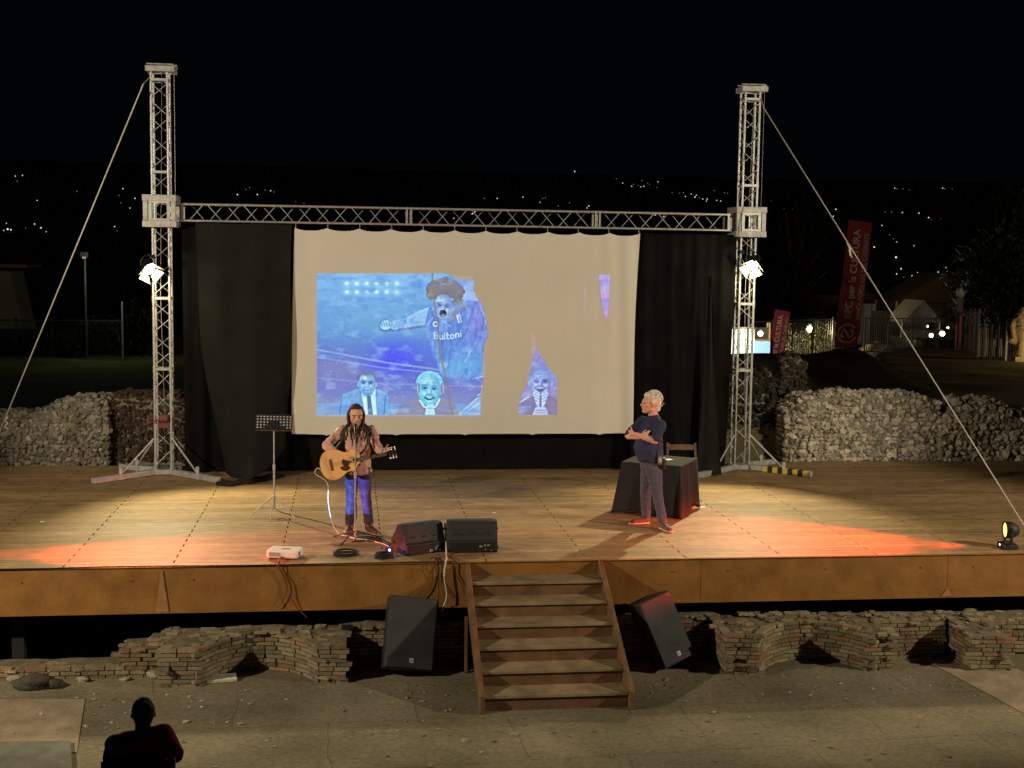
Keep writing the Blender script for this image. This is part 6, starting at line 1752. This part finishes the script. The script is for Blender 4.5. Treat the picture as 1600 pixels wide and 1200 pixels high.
LM = [mat('hill_light_warm', (1, .8, .5), .5, emit=(1, .82, .5), estr=1.5), mat('hill_light_white', (1, 1, .9), .5, emit=(.8, .95, 1), estr=1.3), mat('hill_light_dim', (1, .8, .5), .5, emit=(1, .75, .45), estr=.5)]
for m_ in LM: m_.cycles.emission_sampling = 'NONE'
meshes = {}
for px, py, s_ in HL:
    v_ = ray(px, py)
    den = v_[2]-.1*v_[1]; tpar = (-27.6-CAMH)/den if den < 0 else 1e9   # meets the hillside z = -28.5 + 0.1 y
    if not (0 < tpar) or tpar*v_[1] > 1050: tpar = 1050/v_[1]
    P_ = CAM+v_*tpar; dist = tpar
    k = rr.choice((0, 0, 1)) if s_ > .85 else 2
    if k not in meshes:
        mb = MB(); mb.ico((0, 0, 0), 1, 1, 0, 1, True); o_ = mb.build('distant_lamp', LM[k], keep=True); meshes[k] = o_; first = True
    else:
        o_ = meshes[k].copy(); COL.objects.link(o_)
    rad = s_*.72*dist/FPX
    o_.scale = (rad, rad, rad); o_.location = P_
    tag(o_, 'tiny point of light glowing on the dark distant hills', 'distant light', 'distant lights on the dark hills')
# ================================================================ PROJECTOR BEAM (a real spot lamp in the lens)
LENS = (-.64, 15.64, .085)
pj = spot('projector_light', LENS, (2.0, SYY, 2.2), 560, 62, (1, 1, 1), 0.0, 0.004)
pj.data.use_nodes = True
nt = pj.data.node_tree; N, L = nt.nodes, nt.links
em = [n for n in N if n.type == 'EMISSION'][0]
tc = N.new('ShaderNodeTexCoord'); sp = N.new('ShaderNodeSeparateXYZ')
q = pj.rotation_euler.to_matrix()
vr = N.new('ShaderNodeVectorRotate'); vr.rotation_type = 'EULER_XYZ'; vr.inputs['Rotation'].default_value = pj.rotation_euler
L.new(tc.outputs['Normal'], vr.inputs['Vector']); L.new(vr.outputs[0], sp.inputs[0])
def M_(op, a, b=None):
    n = N.new('ShaderNodeMath'); n.operation = op
    for i, x in enumerate((a, b)):
        if x is None: continue
        if isinstance(x, (int, float)): n.inputs[i].default_value = x
        else: L.new(x, n.inputs[i])
    return n.outputs[0]
tx = M_('DIVIDE', sp.outputs['X'], sp.outputs['Y']); tz = M_('DIVIDE', sp.outputs['Z'], sp.outputs['Y'])
D = SYY-LENS[1]
px0, px1 = (-.54-LENS[0])/D, (4.46-LENS[0])/D; pz0, pz1 = (.98-LENS[2])/D, (3.37-LENS[2])/D
mk = M_('MULTIPLY', M_('MULTIPLY', M_('GREATER_THAN', tx, px0), M_('LESS_THAN', tx, px1)), M_('MULTIPLY', M_('GREATER_THAN', tz, pz0), M_('LESS_THAN', tz, pz1)))
mk = M_('MULTIPLY', mk, M_('LESS_THAN', tx, px0+(px1-px0)*.915))
u = M_('DIVIDE', M_('SUBTRACT', tx, px0), px1-px0)
cr_ = N.new('ShaderNodeValToRGB'); e = cr_.color_ramp.elements
e[0].position = .0; e[0].color = (.10, .30, .9, 1); e[1].position = .95; e[1].color = (.42, .16, .85, 1)
k_ = cr_.color_ramp.elements.new(.62); k_.color = (.12, .26, 1, 1); k_ = cr_.color_ramp.elements.new(.74); k_.color = (.30, .18, .95, 1)
cv = N.new('ShaderNodeCombineXYZ'); L.new(tx, cv.inputs[0]); L.new(tz, cv.inputs[1])
ns = N.new('ShaderNodeTexNoise'); ns.inputs['Scale'].default_value = 16; ns.inputs['Detail'].default_value = 4; L.new(cv.outputs[0], ns.inputs['Vector'])
mk = M_('MULTIPLY', mk, M_('MULTIPLY', M_('POWER', ns.outputs['Fac'], 1.0), 2.0))
L.new(u, cr_.inputs[0]); L.new(cr_.outputs[0], em.inputs['Color']); L.new(mk, em.inputs['Strength'])
